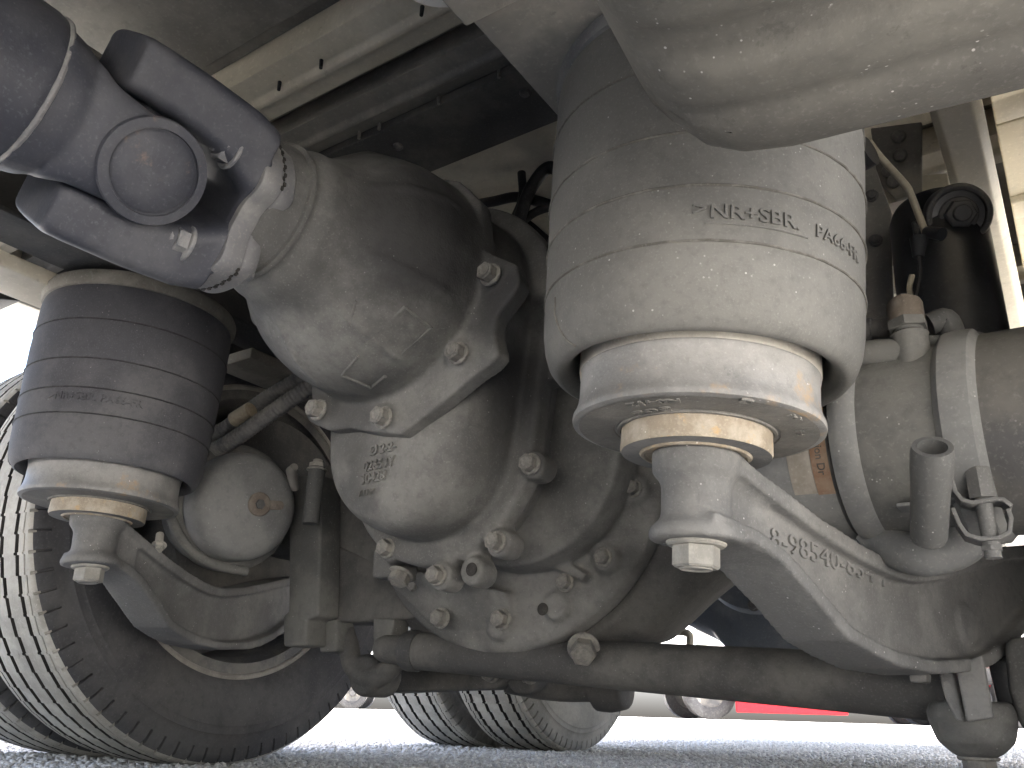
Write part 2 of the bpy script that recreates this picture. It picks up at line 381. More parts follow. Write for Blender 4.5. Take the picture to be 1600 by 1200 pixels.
# loose stones in front of and beside the wheels
def stones():
    ico = bmesh.new(); bmesh.ops.create_icosphere(ico, subdivisions=1, radius=1)
    bv = np.array([v.co[:] for v in ico.verts]); bf = np.array([[v.index for v in f.verts] for f in ico.faces]); ico.free()
    n = 60000
    ang = rng.uniform(-.62, .60, n); d = 1.45 + 5.0 * rng.random(n) ** 1.7
    base = math.atan2(_f.y, _f.x)
    x = CAM.x + d * np.cos(base + ang); y = CAM.y + d * np.sin(base + ang)
    s = (.0018 + .0042 * rng.random(n) ** 2.6) * (1 + .12 * d)
    V = np.empty((n, len(bv), 3), np.float32)
    jit = 1 + rng.uniform(-.3, .3, (n, len(bv), 1))
    sc = np.stack([s * rng.uniform(.8, 1.4, n), s * rng.uniform(.8, 1.4, n), s * rng.uniform(.5, .9, n)], 1)
    P = bv[None] * jit * sc[:, None, :]
    th = rng.uniform(0, 6.28, n); c, q = np.cos(th)[:, None], np.sin(th)[:, None]
    V[..., 0] = P[..., 0] * c - P[..., 1] * q + x[:, None]; V[..., 1] = P[..., 0] * q + P[..., 1] * c + y[:, None]
    V[..., 2] = P[..., 2] + (s * .30)[:, None]
    F = bf[None] + (np.arange(n) * len(bv))[:, None, None]
    me = bpy.data.meshes.new('loose_gravel'); me.vertices.add(n * len(bv)); me.vertices.foreach_set('co', V.ravel())
    F = F.reshape(-1, 3); me.loops.add(F.size); me.loops.foreach_set('vertex_index', F.ravel().astype(np.int32))
    me.polygons.add(len(F)); me.polygons.foreach_set('loop_start', np.arange(0, F.size, 3, dtype=np.int32))
    me.update(calc_edges=True); me.validate()
    m = mat('stone mix', (.46, .45, .425), (.76, .745, .71), .5, 90, .95, .1, 300, k=1.); me.materials.append(m)
    o = link('loose_gravel', me); o['kind'] = 'stuff'; o['label'] = 'loose grey gravel scattered over the ground'
stones()

# ================================================================== truck body over everything
# the cargo body: floor sheet, walls of the box above it
body = thing('cargo_body', (0, 1.0, 1.0), 'dusty steel floor sheet of the cargo box overhead', 'truck body')
mb = MB(); mb.box((0, -1.9, 1.075), (1.25, 6.5, .02)); part('floor_panel', mb, M['floor'], body)
mb = MB(); mb.box((0, -1.9, 2.35), (1.245, 6.49, 1.25)); part('box_wall', mb, M['white'], body)
for s in (-1, 1):
    mb = MB(); mb.box((s * 1.20, -1.9, .99), (.045, 6.49, .062)); part('side_rail', mb, M['cream'], body, bevel=.006)
GB = 'cross beams under the cargo floor'
def hat_beam(y0, y1, z0, label, m, m2, ridge=True, screws=(), rivets=(), sx=()):
    t = thing('floor_beam', (0, (y0 + y1) / 2, z0), label, 'floor beam', GB)
    mb = MB(); w = y1 - y0
    pr = [(y0, 1.053), (y0, z0), (y0 + w * .45, z0)]
    if ridge: pr += [(y0 + w * .52, z0 - .009), (y0 + w * .62, z0 - .009), (y0 + w * .68, z0)]
    pr += [(y1, z0), (y1, 1.053)]
    mb.prism([Vector((-1.15, a, b)) for a, b in pr], (2.3, 0, 0))
    part('channel', mb, m, t, bevel=.003, bseg=2)
    return t
b1 = hat_beam(-.487, -.398, 1.0, 'pale cream ribbed cross beam nearest the camera under the cargo floor', M['cream'], None)
b2 = hat_beam(-.356, -.285, 1.012, 'grey cross beam behind the cream one with screw tips poking down', M['beam'], None)
b3 = hat_beam(-.283, -.150, 1.0, 'dark flat cross beam with rivets, farthest of the three overhead', M['frame'], None, False)
def screw(t, px, py, z, L=.016, m='hose'):
    p = at(px, py, 'z', z); mb = MB(); mb.tube([p + Vector((0, 0, .004)), p - Vector((random.uniform(-.002, .002), 0, L))], [.0032, .0026], 8)
    part('screw', mb, M[m], t)
for q in ((437, 128), (502, 94), (660, 10)): screw(b1, *q, 1.0)
for q in ((487, 238), (562, 206), (593, 192), (685, 152), (780, 110), (824, 92)): screw(b2, *q, 1.012, .014, 'beam')
for q in ((622, 228), (820, 144)): bolt(at(*q, 'z', 1.0), (0, 0, -1), .009, b3, 'bolt_dark', 'button')
# more beams farther along, seen between parts
for i, y in enumerate((.25, .75, 1.35, 1.95, 2.6)):
    hat_beam(y, y + .09, 1.0, 'cross beam farther back under the cargo floor', M['cream'], None)
# stiffening plate in front of the cream beam
mb = MB(); mb.box((-.05, -.85, 1.045), (1.1, .34, .006)); solo('floor_plate', mb, M['floor'], 'dull brown floor plate overhead in front of the cream beam', 'floor plate', bevel=.003)

mb = MB(); mb.box((-.02, .04, 1.046), (1.1, .185, .005)); solo('floor_plate', mb, M['cream'], 'pale floor plate overhead behind the dark riveted beam', 'floor plate', bevel=.002)  # stretch of floor sheet; the light falling on it is painted as cream
# frame rails
def rail(s, label):
    t = thing('frame_rail', (s * .42, 0, .70), label, 'chassis rail', 'chassis side rails')
    xi, xo = s * .36, s * .445
    z0 = .690 + (.0 if s > 0 else -.005)
    mb = MB()
    mb.prism([Vector((xo, -7.5, z0)), Vector((xi, -7.5, z0)), Vector((xi, -7.5, z0 + .009)), Vector((xo - s * .009, -7.5, z0 + .009)), Vector((xo - s * .009, -7.5, .985)), Vector((xi, -7.5, .985)), Vector((xi, -7.5, .994)), Vector((xo, -7.5, .994))], (0, 10.9, 0))
    part('channel', mb, M['frame'], t, bevel=.002, bseg=2)
    return t
rr_ = rail(1, 'dark chassis rail running above the near air spring')
rl_ = rail(-1, 'dark chassis rail running above the far air spring')
# bag hanger brackets (wide dusty plates under the rails)
mb = MB(); mb.box((.43, -.47, .690), (.095, .20, .006)); mb.box((.38, -.95, .676), (.045, .30, .006))
part('spring_hanger', mb, M['beam'], rr_, bevel=.003)
mb = MB(); mb.box((-.513, -.75, .676), (.045, .36, .012)); part('spring_hanger', mb, M['cream'], rl_, bevel=.004)  # light on the rail's underside painted in as cream
mb = MB(); mb.box((-.475, .35, .676), (.05, .6, .010)); part('lower_flange', mb, M['frame_dust'], rl_, bevel=.003)
# unseen cross member and box farther forward, added to block light
mb = MB(); mb.box((0, -1.75, .84), (.355, .05, .14)); mb.box((0, -1.75, .695), (.355, .10, .006)); solo('frame_crossmember', mb, M['frame'], 'black cross member joining the rails in front of the tank', 'cross member', bevel=.004)
bb = thing('battery_box', (-.85, -1.75, .42), 'dusty steel box hung outside the far rail in front of the far air spring', 'battery box')
mb = MB(); mb.box((-.83, -1.75, .68), (.33, .62, .26)); part('case', mb, M['frame'], bb, bevel=.03)
mb = MB(); mb.box((-.83, -1.75, .945), (.335, .625, .012)); part('lid', mb, M['tank'], bb, bevel=.004)  # top of the added unseen box
# frame cross member between the rails
mb = MB(); mb.box((0, .30, .84), (.41, .05, .10)); mb.box((0, .30, .735), (.41, .09, .008)); solo('frame_crossmember', mb, M['frame'], 'black cross member joining the rails above the axle', 'cross member', bevel=.004)

# ================================================================== air springs
GA = 'air springs on the trailing arms'
def air_spring(P0, P1, scale_h, label, rub, far=False):
    P0 = Vector(P0); ax = (Vector(P1) - P0).normalized(); H = (Vector(P1) - P0).length
    t = thing('air_spring', P0, label, 'air spring', GA)
    k = H / .351
    # bellows: a rolling-lobe sleeve
    lo_ = 0 if far else .0065
    prof = [(.100, .098 + lo_), (.1045, .090 + lo_), (.1055, .075 + lo_), (.107, .062 + lo_), (.110, .050 + lo_), (.1145, .041 + lo_), (.120, .0375 + lo_), (.1255, .0395 + lo_), (.131, .046 + lo_), (.1348, .057 + lo_), (.1372, .072 + lo_), (.138, .088 + lo_)]
    prof = [(r, h) for r, h in prof]
    for i in range(1, 15):
        h = .088 + lo_ + (H - .036 - .088 - lo_) * i / 14; prof.append((.138 + .005 * min(1, i / 9), h))
    prof += [(.1425, H - .028), (.1405, H - .020)]
    q_ = .955 if far else 1.
    prof = [(r * (1 - (1 - q_) * min(1, max(0, (r - .107) / .031))), h) for r, h in prof]
    mb = MB().lathe(prof, P0, ax, 96, cap=False); bel = part('bellows', mb, rub, t, smooth=60)
    seams = [.1093, .1563, .2040, .2702] if not far else [.098 * k + .01, .1498 * k, .1975 * k, .2637 * k]
    for h in seams:
        rr = np.interp(h, [a[1] for a in prof[10:]], [a[0] for a in prof[10:]])
        mb = MB().ring(P0 + ax * h, ax, rr + .0003, .0011, 130, 6, .0003); part('seam', mb, M['seam_dark' if far else 'seam'], bel)
    # short vertical moulding seam on the lobe
    X = (Vector((1, 0, 0)) - ax * ax.x).normalized(); Y = ax.cross(X)
    pts = []
    for r, h in reversed([q for q in prof if .037 < h <= .1028] + []) if False else []: pass
    sel = [(r, h) for r, h in prof[7:] if h < .105]
    for i, (r, h) in enumerate(sel):
        a = math.radians(-118 - 9 * min(1, (i / 3.)) ); pts.append(P0 + ax * h + (X * math.cos(a) + Y * math.sin(a)) * (r + .0004))
    mb = MB().tube(pts, .0009, 6); part('seam', mb, M['seam'], bel)
    # crimp ring and lid
    rg = [(.139, H - .024), (.1445, H - .022), (.1475, H - .014), (.1475, H - .006), (.1445, H - .001), (.06, H)]
    rg = [(r * q_, h) for r, h in rg]
    mb = MB().lathe(rg, P0, ax, 96); part('lid', mb, M['frame_dust'] if far else M['arm'], t)
    # piston
    pp = [(.066, .0), (.1030, .0), (.1056, .0010), (.1062, .0035), (.1058, .0065), (.1040, .010), (.1022, .016), (.1014, .024), (.1014, .040), (.1024, .0445), (.1026, .0460), (.10, .0465)]
    mb = MB().lathe(pp, P0, ax, 96, cap=False); part('piston', mb, M['piston'], t, smooth=35)
    mb = MB().lathe([(.100, .0462), (.1024, .0464), (.1030, .048), (.1032, .090), (.098, .100), (.02, .103)], P0, ax, 96, cap=False); part('rubbed_band', mb, M['band'], t, smooth=35)
    mb = MB().lathe([(.1, -.0004), (.0695, -.0004), (.069, .0012), (.0672, .0012), (.0668, -.0018), (.0645, -.0020), (.064, .001), (.06, .001)], P0 + ax * -.0004, ax, 96, cap=False); part('piston_face', mb, M['piston_face'], t, smooth=25)
    mb = MB().lathe([(.0632, .004), (.0636, -.018), (.0625, -.0205), (.047, -.0205), (.0455, -.0222), (.0432, -.0224), (.0422, -.0205), (.02, -.0205)], P0, ax, 80, cap=False); part('collar', mb, M['collar'], t, smooth=30)
    mb = MB().lathe([(.0625, -.0207), (.0472, -.0207)], P0, ax, 80, cap=False); part('collar_face', mb, M['arm'], t)
    # raised words
    def word(s, size, a, h, **kw):
        r = float(np.interp(h, [q[1] for q in prof[10:]], [q[0] for q in prof[10:]]))
        part('raised_lettering', letters_bent(s, size, .0016, P0, ax, r, a, h, **kw), rub, bel, smooth=20)
    if not far:
        word('>', .0165, -70.5, .1300, sx=1.2); word('NR+SBR.', .0165, -65.2, .1277, sx=1.13); word('PA66-FR', .0150, -30.0, .1275, sx=1.1)
        r = .1395; mb = MB().tube([P0 + ax * .1235 + (X * math.cos(math.radians(a)) + Y * math.sin(math.radians(a))) * r for a in np.linspace(-66.5, -33.0, 24)], .0009, 6); part('raised_lettering', mb, rub, bel)
        # cast marks under the piston
        def mark(s, size, p0, p1, flip=1):
            q0 = atp(*p0, P0 - ax * .0006, ax) - P0; q1 = atp(*p1, P0 - ax * .0006, ax) - P0
            A0 = math.atan2(q0.dot(Y), q0.dot(X)); A1 = math.atan2(q1.dot(Y), q1.dot(X)); R0 = (q0.length + q1.length) / 2
            vs, fs = text_verts(s, size, .0009, 3, .008); w = max(v.x for v in vs); sg = 1 if A1 > A0 else -1
            out = []
            for v in vs:
                a = A0 + (A1 - A0) * v.x / w; r = R0 + sg * v.y; out.append(P0 - ax * (.0008 + v.z) + (X * math.cos(a) + Y * math.sin(a)) * r)
            part('raised_lettering', MB().add(out, fs), M['piston_face'], t, smooth=20)
        mark('K0412', .0125, (1063, 621), (979, 631)); mark('306', .0125, (1048, 634), (984, 644))
        mark('G', .013, (1183, 626), (1160, 622)); mark('44', .009, (1254, 655), (1242, 645)); mark('44', .009, (1257, 683), (1254, 671))
    else:
        word('>NR+SBR. PA66-FR', .0150, -72, .1300 * k)
    return t
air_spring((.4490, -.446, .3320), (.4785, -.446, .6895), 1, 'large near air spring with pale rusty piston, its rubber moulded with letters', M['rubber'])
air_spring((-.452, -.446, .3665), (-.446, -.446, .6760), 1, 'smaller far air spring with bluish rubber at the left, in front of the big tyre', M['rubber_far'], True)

# ================================================================== trailing arms
GT = 'trailing arms under the air springs'
TOP = [(-.4439, .3130), (-.425, .3085), (-.405, .3003), (-.365, .2870), (-.3201, .2728), (-.27, .2600), (-.2226, .2513), (-.195, .2490), (-.1656, .2506), (-.12, .2590), (-.0696, .2716), (.0281, .2993), (.09, .31), (.30, .33)]
BOT = [(.30, .275), (.14, .250), (.05, .212), (-.01, .180), (-.05, .165), (-.0827, .1570), (-.1602, .1500), (-.2261, .1530), (-.265, .1610), (-.3023, .1718), (-.3508, .2047), (-.385, .2270), (-.4137, .2370), (-.4666, .2440)]
def trailing_arm(s, dz, label):
    t = thing('trailing_arm', (s * .45, -.446, .24 + dz), label, 'trailing arm', GT)
    k = .336; ln = math.hypot(1, k)
    n = Vector((s / ln, -k / ln, 0)); sd = Vector((s * k, 1, 0)) / ln                     # outward normal of the side face, direction along the arm
    def P(v, z, w): return Vector((s * (.45 + k * (v + .446)), v, z + dz)) + n * w
    mb = MB()
    body = [(v, z - .004) for v, z in TOP] + [(v, z + .002) for v, z in BOT]
    mb.prism([P(v, z, -.016) for v, z in body], n * .030)
    # upper rim and lower flange, both full width
    def strip(pts, th, w0, w1, up):
        rings = []
        for i, (v, z) in enumerate(pts):
            a = pts[max(0, i - 1)]; b = pts[min(len(pts) - 1, i + 1)]; tv = Vector((b[0] - a[0], b[1] - a[1])).normalized(); nv = Vector((-tv.y, tv.x)) * up
            q0 = (v, z); q1 = (v + nv.x * th, z + nv.y * th)
            rings.append([P(*q0, w0), P(*q0, w1), P(*q1, w1), P(*q1, w0)])
        mb.loft(rings)
    strip([(v, z) for v, z in TOP], .015, -.030, .030, -1)
    strip(list(reversed(BOT)), .013, -.036, .030, 1)
    # head under the spring
    hp = Vector((s * .444, -.446, .2385 + dz)); ax = Vector((s * .06, 0, 1)).normalized()
    mb.lathe([(.030, .0), (.0385, .0), (.0395, .006), (.0375, .011), (.031, .016), (.0290, .022), (.0290, .046), (.031, .051), (.0365, .057), (.0375, .070), (.0375, .076), (.034, .080), (.02, .081)], hp, ax, 40)
    # root of the arm flows into head
    mb.loft([[hp + ax * h + n * w for w, h in ((-.024, .004), (.024, .004), (.022, .016), (.012, .024), (.012, .050), (.022, .060), (.024, .074), (-.024, .074))],
             [P(-.385, .235 + h * .82 - .006, w) for w, h in ((-.026, .0), (.026, .0), (.026, .012), (.012, .022), (.012, .050), (.024, .060), (.026, .074), (-.026, .074))]])
    mb.lathe([(0, .0), (.020, .010), (.021, .0165), (.018, .018), (0, .018)], P(-.065, .205, 0), n, 40)
    arm = part('arm', mb, M['arm'], t, remesh=.0026, relax=4, displace=.0006)
    # bolt below
    b = bolt(hp + ax * .001, -ax, .0245, t, 'bolt_pale', 'bolt', h=1.05)
    if s > 0:
        fx = sd; fz = Vector((0, 0, 1))
        def onface(px, py, lift=.0): return atp(px, py, P(-.3, .23, .0140 + lift), n)
        o = onface(1202, 853); e = onface(1388, 920)
        X = (e - o).normalized(); Zd = n.cross(X)
        part('raised_lettering', letters('8-98540-834 1', .0250, .0014, o + n * .0006, X, Zd, -.008, (e - o).length / .150), M['arm'], t, smooth=20)
        a = P(-.04, .215, .0225); mb = MB().lathe([(.0, .0), (.020, .0), (.019, .002), (.0, .0025)], at(1522, 985, 'y', -.085), n, 24)
    else:
        o = P(-.36, .232, -.0145); X = -sd if False else Vector((-s * k, -1, 0)) / ln
        # the inner face of the far arm carries faint raised characters
    return t
trailing_arm(1, 0, 'near grey trailing arm with raised numbers, bolted under the large air spring')
trailing_arm(-1, .040, 'far trailing arm curving below the round brake chamber at left')

# ================================================================== drive axle and differential
axle = thing('drive_axle', (0, 0, .2), 'dusty drive axle with round gear casing in the middle of the truck', 'drive axle')
AC = Vector((0, 0, .45))
mb = MB()
mb.lathe([(.10, .13), (.19, .115), (.25, .085), (.278, .03), (.284, -.02), (.280, -.048)], AC, (0, 1, 0), 72)
secs = []
for x, h, w, dz_ in ((-.66, .072, .072, .0), (-.50, .078, .075, 0), (-.40, .105, .08, -.004), (-.31, .150, .085, -.012), (-.20, .226, .09, -.02), (-.08, .272, .09, 0), (.08, .272, .09, 0), (.20, .226, .09, -.02), (.31, .150, .085, -.012), (.40, .105, .08, -.004), (.50, .078, .075, 0), (.66, .072, .072, 0)):
    rg = []
    for q in range(28):
        a = 2 * PI * q / 28; c, s_ = math.cos(a), math.sin(a); e = .62
        rg.append(Vector((x, .03 + w * math.copysign(abs(c) ** e, c), .45 + dz_ + h * math.copysign(abs(s_) ** e, s_))))
    secs.append(rg)
mb.loft(secs)
part('axle_housing', mb, M['cast_dark'], axle, remesh=.0055, relax=10, displace=.0012)
# round carrier flange with its lower lip
mb = MB()
mb.lathe([(.10, -.10), (.19, -.098), (.258, -.086), (.267, -.080), (.270, -.066), (.270, -.052), (.10, -.05)], AC, (0, 1, 0), 84)
for a in np.radians([-118, -88, -140, -64, -160, -40, -15, 10, 190]):
    c = AC + Vector((.232 * math.cos(a), -.088, .232 * math.sin(a))); mb.lathe([(.02, .01), (.021, -.006), (.017, -.013), (0, -.013)], c, (0, 1, 0), 20)
mb.lathe([(.06, .05), (.15, .02), (.165, -.05), (.16, -.09), (.1, -.10)], AC + Vector((.07, -.06, 0)), (0, 1, 0), 48)
# web ribs between the gear case and the carrier
mb.prism([at(850, 858, 'y', -.11), at(905, 890, 'y', -.11), at(915, 897, 'y', -.11), at(908, 908, 'y', -.11), at(880, 895, 'y', -.11), at(845, 880, 'y', -.11)], (0, .04, 0))
mb.prism([at(600, 880, 'y', -.12), at(690, 900, 'y', -.13), at(790, 925, 'y', -.12), at(800, 960, 'y', -.10), at(735, 985, 'y', -.09), at(660, 965, 'y', -.10), at(610, 915, 'y', -.11)], (0, .05, 0))
part('carrier', mb, M['cast'], axle, remesh=.0036, relax=5, displace=.0008)
# front gear case with the raised part number
def oval(c, r0, r1, sep, y0, y1, seg=64):
    pass
mb = MB()
def case_ring(grow, y, zb=.437, zt=.635, rb=.126, rt=.152, xc=.0):
    out = []
    for q in range(72):
        a = 2 * PI * q / 72; c, s_ = math.cos(a), math.sin(a)
        if s_ < 0: r = rb + grow; z = zb
        else: r = rt + grow; z = zt
        out.append(Vector((xc + r * c, y, z + r * s_)))
    return out
mb.loft([case_ring(-.055, -.352), case_ring(-.040, -.350), case_ring(-.024, -.344), case_ring(-.012, -.334), case_ring(-.004, -.318), case_ring(0, -.298), case_ring(.002, -.24), case_ring(.003, -.18), case_ring(-.005, -.10)])
mb.loft([case_ring(.026, -.247), case_ring(.031, -.242), case_ring(.031, -.216), case_ring(.026, -.211)])
CB = [at(833, 727, 'y', -.250), at(780, 848, 'y', -.250), at(688, 900, 'y', -.250), at(610, 858, 'y', -.240)]
for c in CB + [at(738, 893, 'y', -.245), at(905, 540, 'y', -.24)]:
    mb.lathe([(.0175, -.004), (.0185, .002), (.0185, .030), (.015, .034)], c, (0, 1, 0), 22)
    d = (Vector((.0, c.y + .02, .45)) - c); d.y = 0; mb.box(c + d * .12 + Vector((0, .022, 0)), (.014, .014, abs(d.length) * .16), d.cross(Vector((0, 1, 0))), (0, 1, 0), d)
mb.box(at(618, 885, 'y', -.20), (.018, .03, .02))
part('gear_case', mb, M['case_oil'], axle, remesh=.0034, relax=7, displace=.0009)
# pinion cage
PA = Vector((.0, 0, .628))
mb = MB()
cg = [(.045, -.589), (.080, -.588), (.083, -.578), (.089, -.570), (.094, -.560), (.096, -.546), (.101, -.530), (.112, -.513), (.126, -.498), (.139, -.478), (.149, -.455), (.156, -.43), (.159, -.40), (.160, -.378), (.160, -.345), (.05, -.345)]
mb.lathe(cg, PA, (0, 1, 0), 84)
fl = [(485, 598), (487, 640), (492, 664), (512, 672), (545, 668), (585, 676), (625, 678), (660, 652), (702, 618), (738, 588), (768, 566), (779, 552), (772, 520), (776, 492), (800, 462), (812, 440), (806, 412), (782, 402), (758, 392)]
lo = [at(x, y, 'y', -.372) for x, y in fl]
hi = [PA + Vector((.172 * math.cos(a), -.372, .172 * math.sin(a))) for a in np.radians([30, 50, 75, 100, 125, 150, 175, 195])]
mb.prism(lo + hi, (0, .027, 0))
for q in ((498, 641), (600, 653), (717, 553), (767, 430)):
    c = at(*q, 'y', -.372); mb.lathe([(.0185, .02), (.019, -.002), (.016, -.006), (0, -.006)], c, (0, 1, 0), 22)
# ribs down the cage
for a in np.radians([205, 255, 300, 335, 20, 70, 120, 160]):
    d = Vector((math.cos(a), 0, math.sin(a)))
    mb.loft([[PA + d * r + Vector((0, y, 0)) + d.cross(Vector((0, 1, 0))) * w for w, r in ((-.007, r0), (.007, r0), (.004, r0 + e), (-.004, r0 + e))] for y, r0, e in ((-.535, .085, .012), (-.48, .125, .018), (-.43, .146, .014), (-.40, .152, .007))])
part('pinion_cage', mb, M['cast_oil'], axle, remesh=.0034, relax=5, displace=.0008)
# raised pad frame on the cage
def cage_r(y): return float(np.interp(y, [q[1] for q in cg[3:14]], [q[0] for q in cg[3:14]]))
def on_cage(px, py, lift=0):
    d = _ray(px, py); lo_, best = .7, None
    for i in range(500):
        p = CAM + d * (.7 + i * .001); r = math.hypot(p.x - PA.x, p.z - PA.z)
        if -.565 < p.y < -.35 and r < cage_r(p.y) + lift: return p
    return at(px, py, 'y', -.40)
def strip_on(pxs, w, parent, m, name='cast_rib', lift=.0015):
    pts = [on_cage(*q, lift) for q in pxs]; pts = [a.lerp(b, k / 6) for a, b in zip(pts, pts[1:]) for k in range(6)] + [pts[-1]]
    part(name, MB().tube(pts, w, 8), m, parent)
strip_on([(572, 536), (632, 480), (674, 512), (618, 560)], .0024, axle, M['cast'])
strip_on([(560, 556), (534, 586), (580, 606), (602, 588)], .0022, axle, M['cast'])
strip_on([(522, 470), (546, 508), (556, 470)], .0018, axle, M['cast'])
# dust collar
mb = MB().lathe([(.04, -.632), (.070, -.630), (.0775, -.622), (.080, -.607), (.082, -.591), (.0865, -.5905), (.0875, -.587), (.0865, -.5835), (.04, -.583)], PA, (0, 1, 0), 72); part('dust_collar', mb, M['cast'], axle)
fn = Vector((0, -1, 0))
for q in ((498, 641), (600, 653), (717, 553), (767, 430)): bolt(at(*q, 'y', -.379), fn, .0148, axle, 'bolt', h=1.25)
for c in CB: bolt(c + Vector((0, -.005, 0)), fn, .0140, axle, 'bolt', h=1.2)
for q, r in (((690, 966), .0150), ((785, 968), .0152), ((650, 915), .0120), ((884, 910), .0130)): bolt(at(*q, 'y', -.105), fn, r, axle, 'bolt', h=1.2)
for c in [AC + Vector((.232 * math.cos(a), -.101, .232 * math.sin(a))) for a in np.radians([-40, -15, 10])]: bolt(c, fn, .013, axle, 'bolt')
bolt(at(627, 896, 'y', -.215), (0, -.5, -1), .018, axle, 'bolt')
bolt(at(912, 1012, 'y', -.075), (.35, -.75, -.5), .022, axle, 'bolt', name='drain_plug', h=1.1)
for q in ((738, 890), (849, 952)):
    p = at(*q, 'y', -.250 if q[0] < 800 else -.100); mb = MB().lathe([(.0, -.0006), (.0075, -.0006), (.0085, .0), (.0075, .002)], p + Vector((0, -.002, 0)), (0, 1, 0), 20); part('plug_hole', mb, M['groove'], axle)
def caseword(s, size, px, py):
    c = at(px, py, 'y', -.3535); part('raised_lettering', letters(s, size, .0016, c, (1, 0, 0.03), (0.0, 0.0, 1), .012, .92), M['cast'], axle, smooth=20)
caseword('\u00d8 2-2-', .0175, 577, 712); caseword('02653Y', .0180, 567, 737); caseword('30428', .0180, 563, 757); caseword('7-11 Y', .010, 560, 776)

# wheel-end brackets on the left of the axle
lb = thing('axle_bracket', (-.42, 0, .2), 'left axle seat with bolt posts hanging below the brake chamber', 'axle bracket')
mb = MB()
mb.prism([at(x, y, 'y', -.10) for x, y in ((452, 742), (503, 742), (500, 850), (497, 962), (478, 968), (478, 1008), (442, 1010), (442, 962), (450, 955))], (0, .05, 0))
part('post', mb, M['chamber'], lb, bevel=.005)
mb = MB(); mb.prism([at(x, y, 'y', -.05) for x, y in ((495, 862), (520, 850), (655, 905), (668, 930), (665, 965), (560, 972), (497, 970))], (0, .08, 0)); part('seat_plate', mb, M['cast_dark'], lb, bevel=.006)
for a in (((498, 968), (527, 968), (525, 1018), (499, 1020)), ((582, 966), (616, 966), (607, 1024), (582, 1024))):
    mb = MB(); mb.prism([at(x, y, 'y', -.055) for x, y in a], (0, .04, 0)); part('post', mb, M['chamber'], lb, bevel=.004)
mb = MB(); lp = [at(x, y, 'y', -.02) for x, y in ((535, 975), (545, 1010), (552, 1040), (575, 1058), (600, 1052), (622, 1030))]
mb.tube(spline(lp, 5), [.018] * 26, 12); mb.lathe([(0, -.03), (.03, -.03), (.034, -.02), (.034, .03), (.03, .035), (0, .035)], at(585, 1056, 'y', 0), (0, 1, 0), 24)
part('loop', mb, M['cast_dark'], lb, remesh=.004, relax=5)
mb = MB(); mb.prism([at(x, y, 'y', -.04) for x, y in ((520, 905), (552, 905), (548, 920), (530, 924), (518, 916))], (0, .02, 0)); part('slot', mb, M['groove'], lb)

# ================================================================== torque rod
rodA, rodB = at(645, 1017, 'y', -.06), at(1478, 1076, 'y', -.02)
tr = thing('torque_rod', (rodA + rodB) / 2, 'long dark round tube crossing low under the gear casing', 'torque rod')
mb = MB().tube([rodA.lerp(rodB, t) for t in np.linspace(0, 1, 14)], [.027 + .008 * t for t in np.linspace(0, 1, 14)], 40); part('tube', mb, M['cast_dark'], tr)
dr = (rodB - rodA).normalized()
mb = MB().lathe([(.02, -.012), (.028, -.012), (.0305, -.006), (.0305, .010), (.0285, .014), (.02, .014)], rodA, dr, 40); part('end_collar', mb, M['frame'], tr)
mb = MB().lathe([(0, -.07), (.017, -.066), (.021, -.055), (.023, .0)], rodA, dr, 30); part('rod_end', mb, M['cast_dark'], tr)

# lower plate and link below the axle, in front of the rear tyres
lk = thing('stabilizer_link', at(700, 1065, 'y', .12), 'dark flat link and swivel joint just above the rear tyres', 'suspension link')
mb = MB(); mb.prism([at(x, y, 'y', .10) for x, y in ((560, 1076), (600, 1050), (640, 1042), (800, 1044), (792, 1062), (775, 1076), (690, 1078), (600, 1082))], (0, .06, 0)); part('flat_link', mb, M['cast_dark'], lk, bevel=.006)
mb = MB(); mb.tube(spline([at(790, 1058, 'y', .14), at(860, 1070, 'y', .18), at(930, 1072, 'y', .22), at(985, 1076, 'y', .24)], 6), [.026] * 19, 16)
mb.lathe([(0, -.03), (.03, -.028), (.032, 0), (.03, .03), (0, .034)], at(828, 1052, 'y', .14), (0, -1, -.2), 22); mb.lathe([(0, -.03), (.034, -.028), (.036, 0), (.03, .03), (0, .034)], at(955, 1078, 'y', .22), (1, 0, 0), 22)
part('swivel', mb, M['cast_dark'], lk, remesh=.004, relax=5)
for q in ((828, 1052), (768, 1050)): bolt(at(*q, 'y', .09), (0, -1, -.2), .017, lk, 'bolt')

# right-hand lower bracket with its round-bottomed cup
rb_ = thing('lower_bracket', at(1510, 1100, 'y', -.06), 'round bottomed lower bracket with bolt at the right edge', 'bracket')
q0 = at(1516, 1106, 'y', -.05)
mb = MB().lathe([(.0, -.050), (.012, -.050), (.024, -.044), (.036, -.033), (.041, -.018), (.043, -.004), (.038, .006), (.0, .006)], q0, (0, 0, 1), 40)
part('cup', mb, M['cast'], rb_, remesh=.003, relax=4, displace=.0008)
bolt(q0 + Vector((0, 0, -.047)), (0, 0, -1), .020, rb_, 'bolt')
mb = MB(); mb.prism([at(x, y, 'y', -.112) for x, y in ((1492, 1040), (1535, 1022), (1552, 1122), (1510, 1128))], (0, .012, 0)); part('plate', mb, M['arm'], rb_, bevel=.003)
mb = MB(); mb.prism([at(x, y, 'y', -.100) for x, y in ((1466, 1052), (1488, 1044), (1508, 1128), (1493, 1126), (1476, 1090))], (0, .05, 0)); part('plate', mb, M['arm'], rb_, bevel=.003)
mb = MB(); mb.prism([at(x, y, 'y', -.03) for x, y in ((1540, 1020), (1605, 1010), (1605, 1130), (1562, 1120))], (0, .03, 0)); part('plate', mb, M['black'], rb_, bevel=.003)
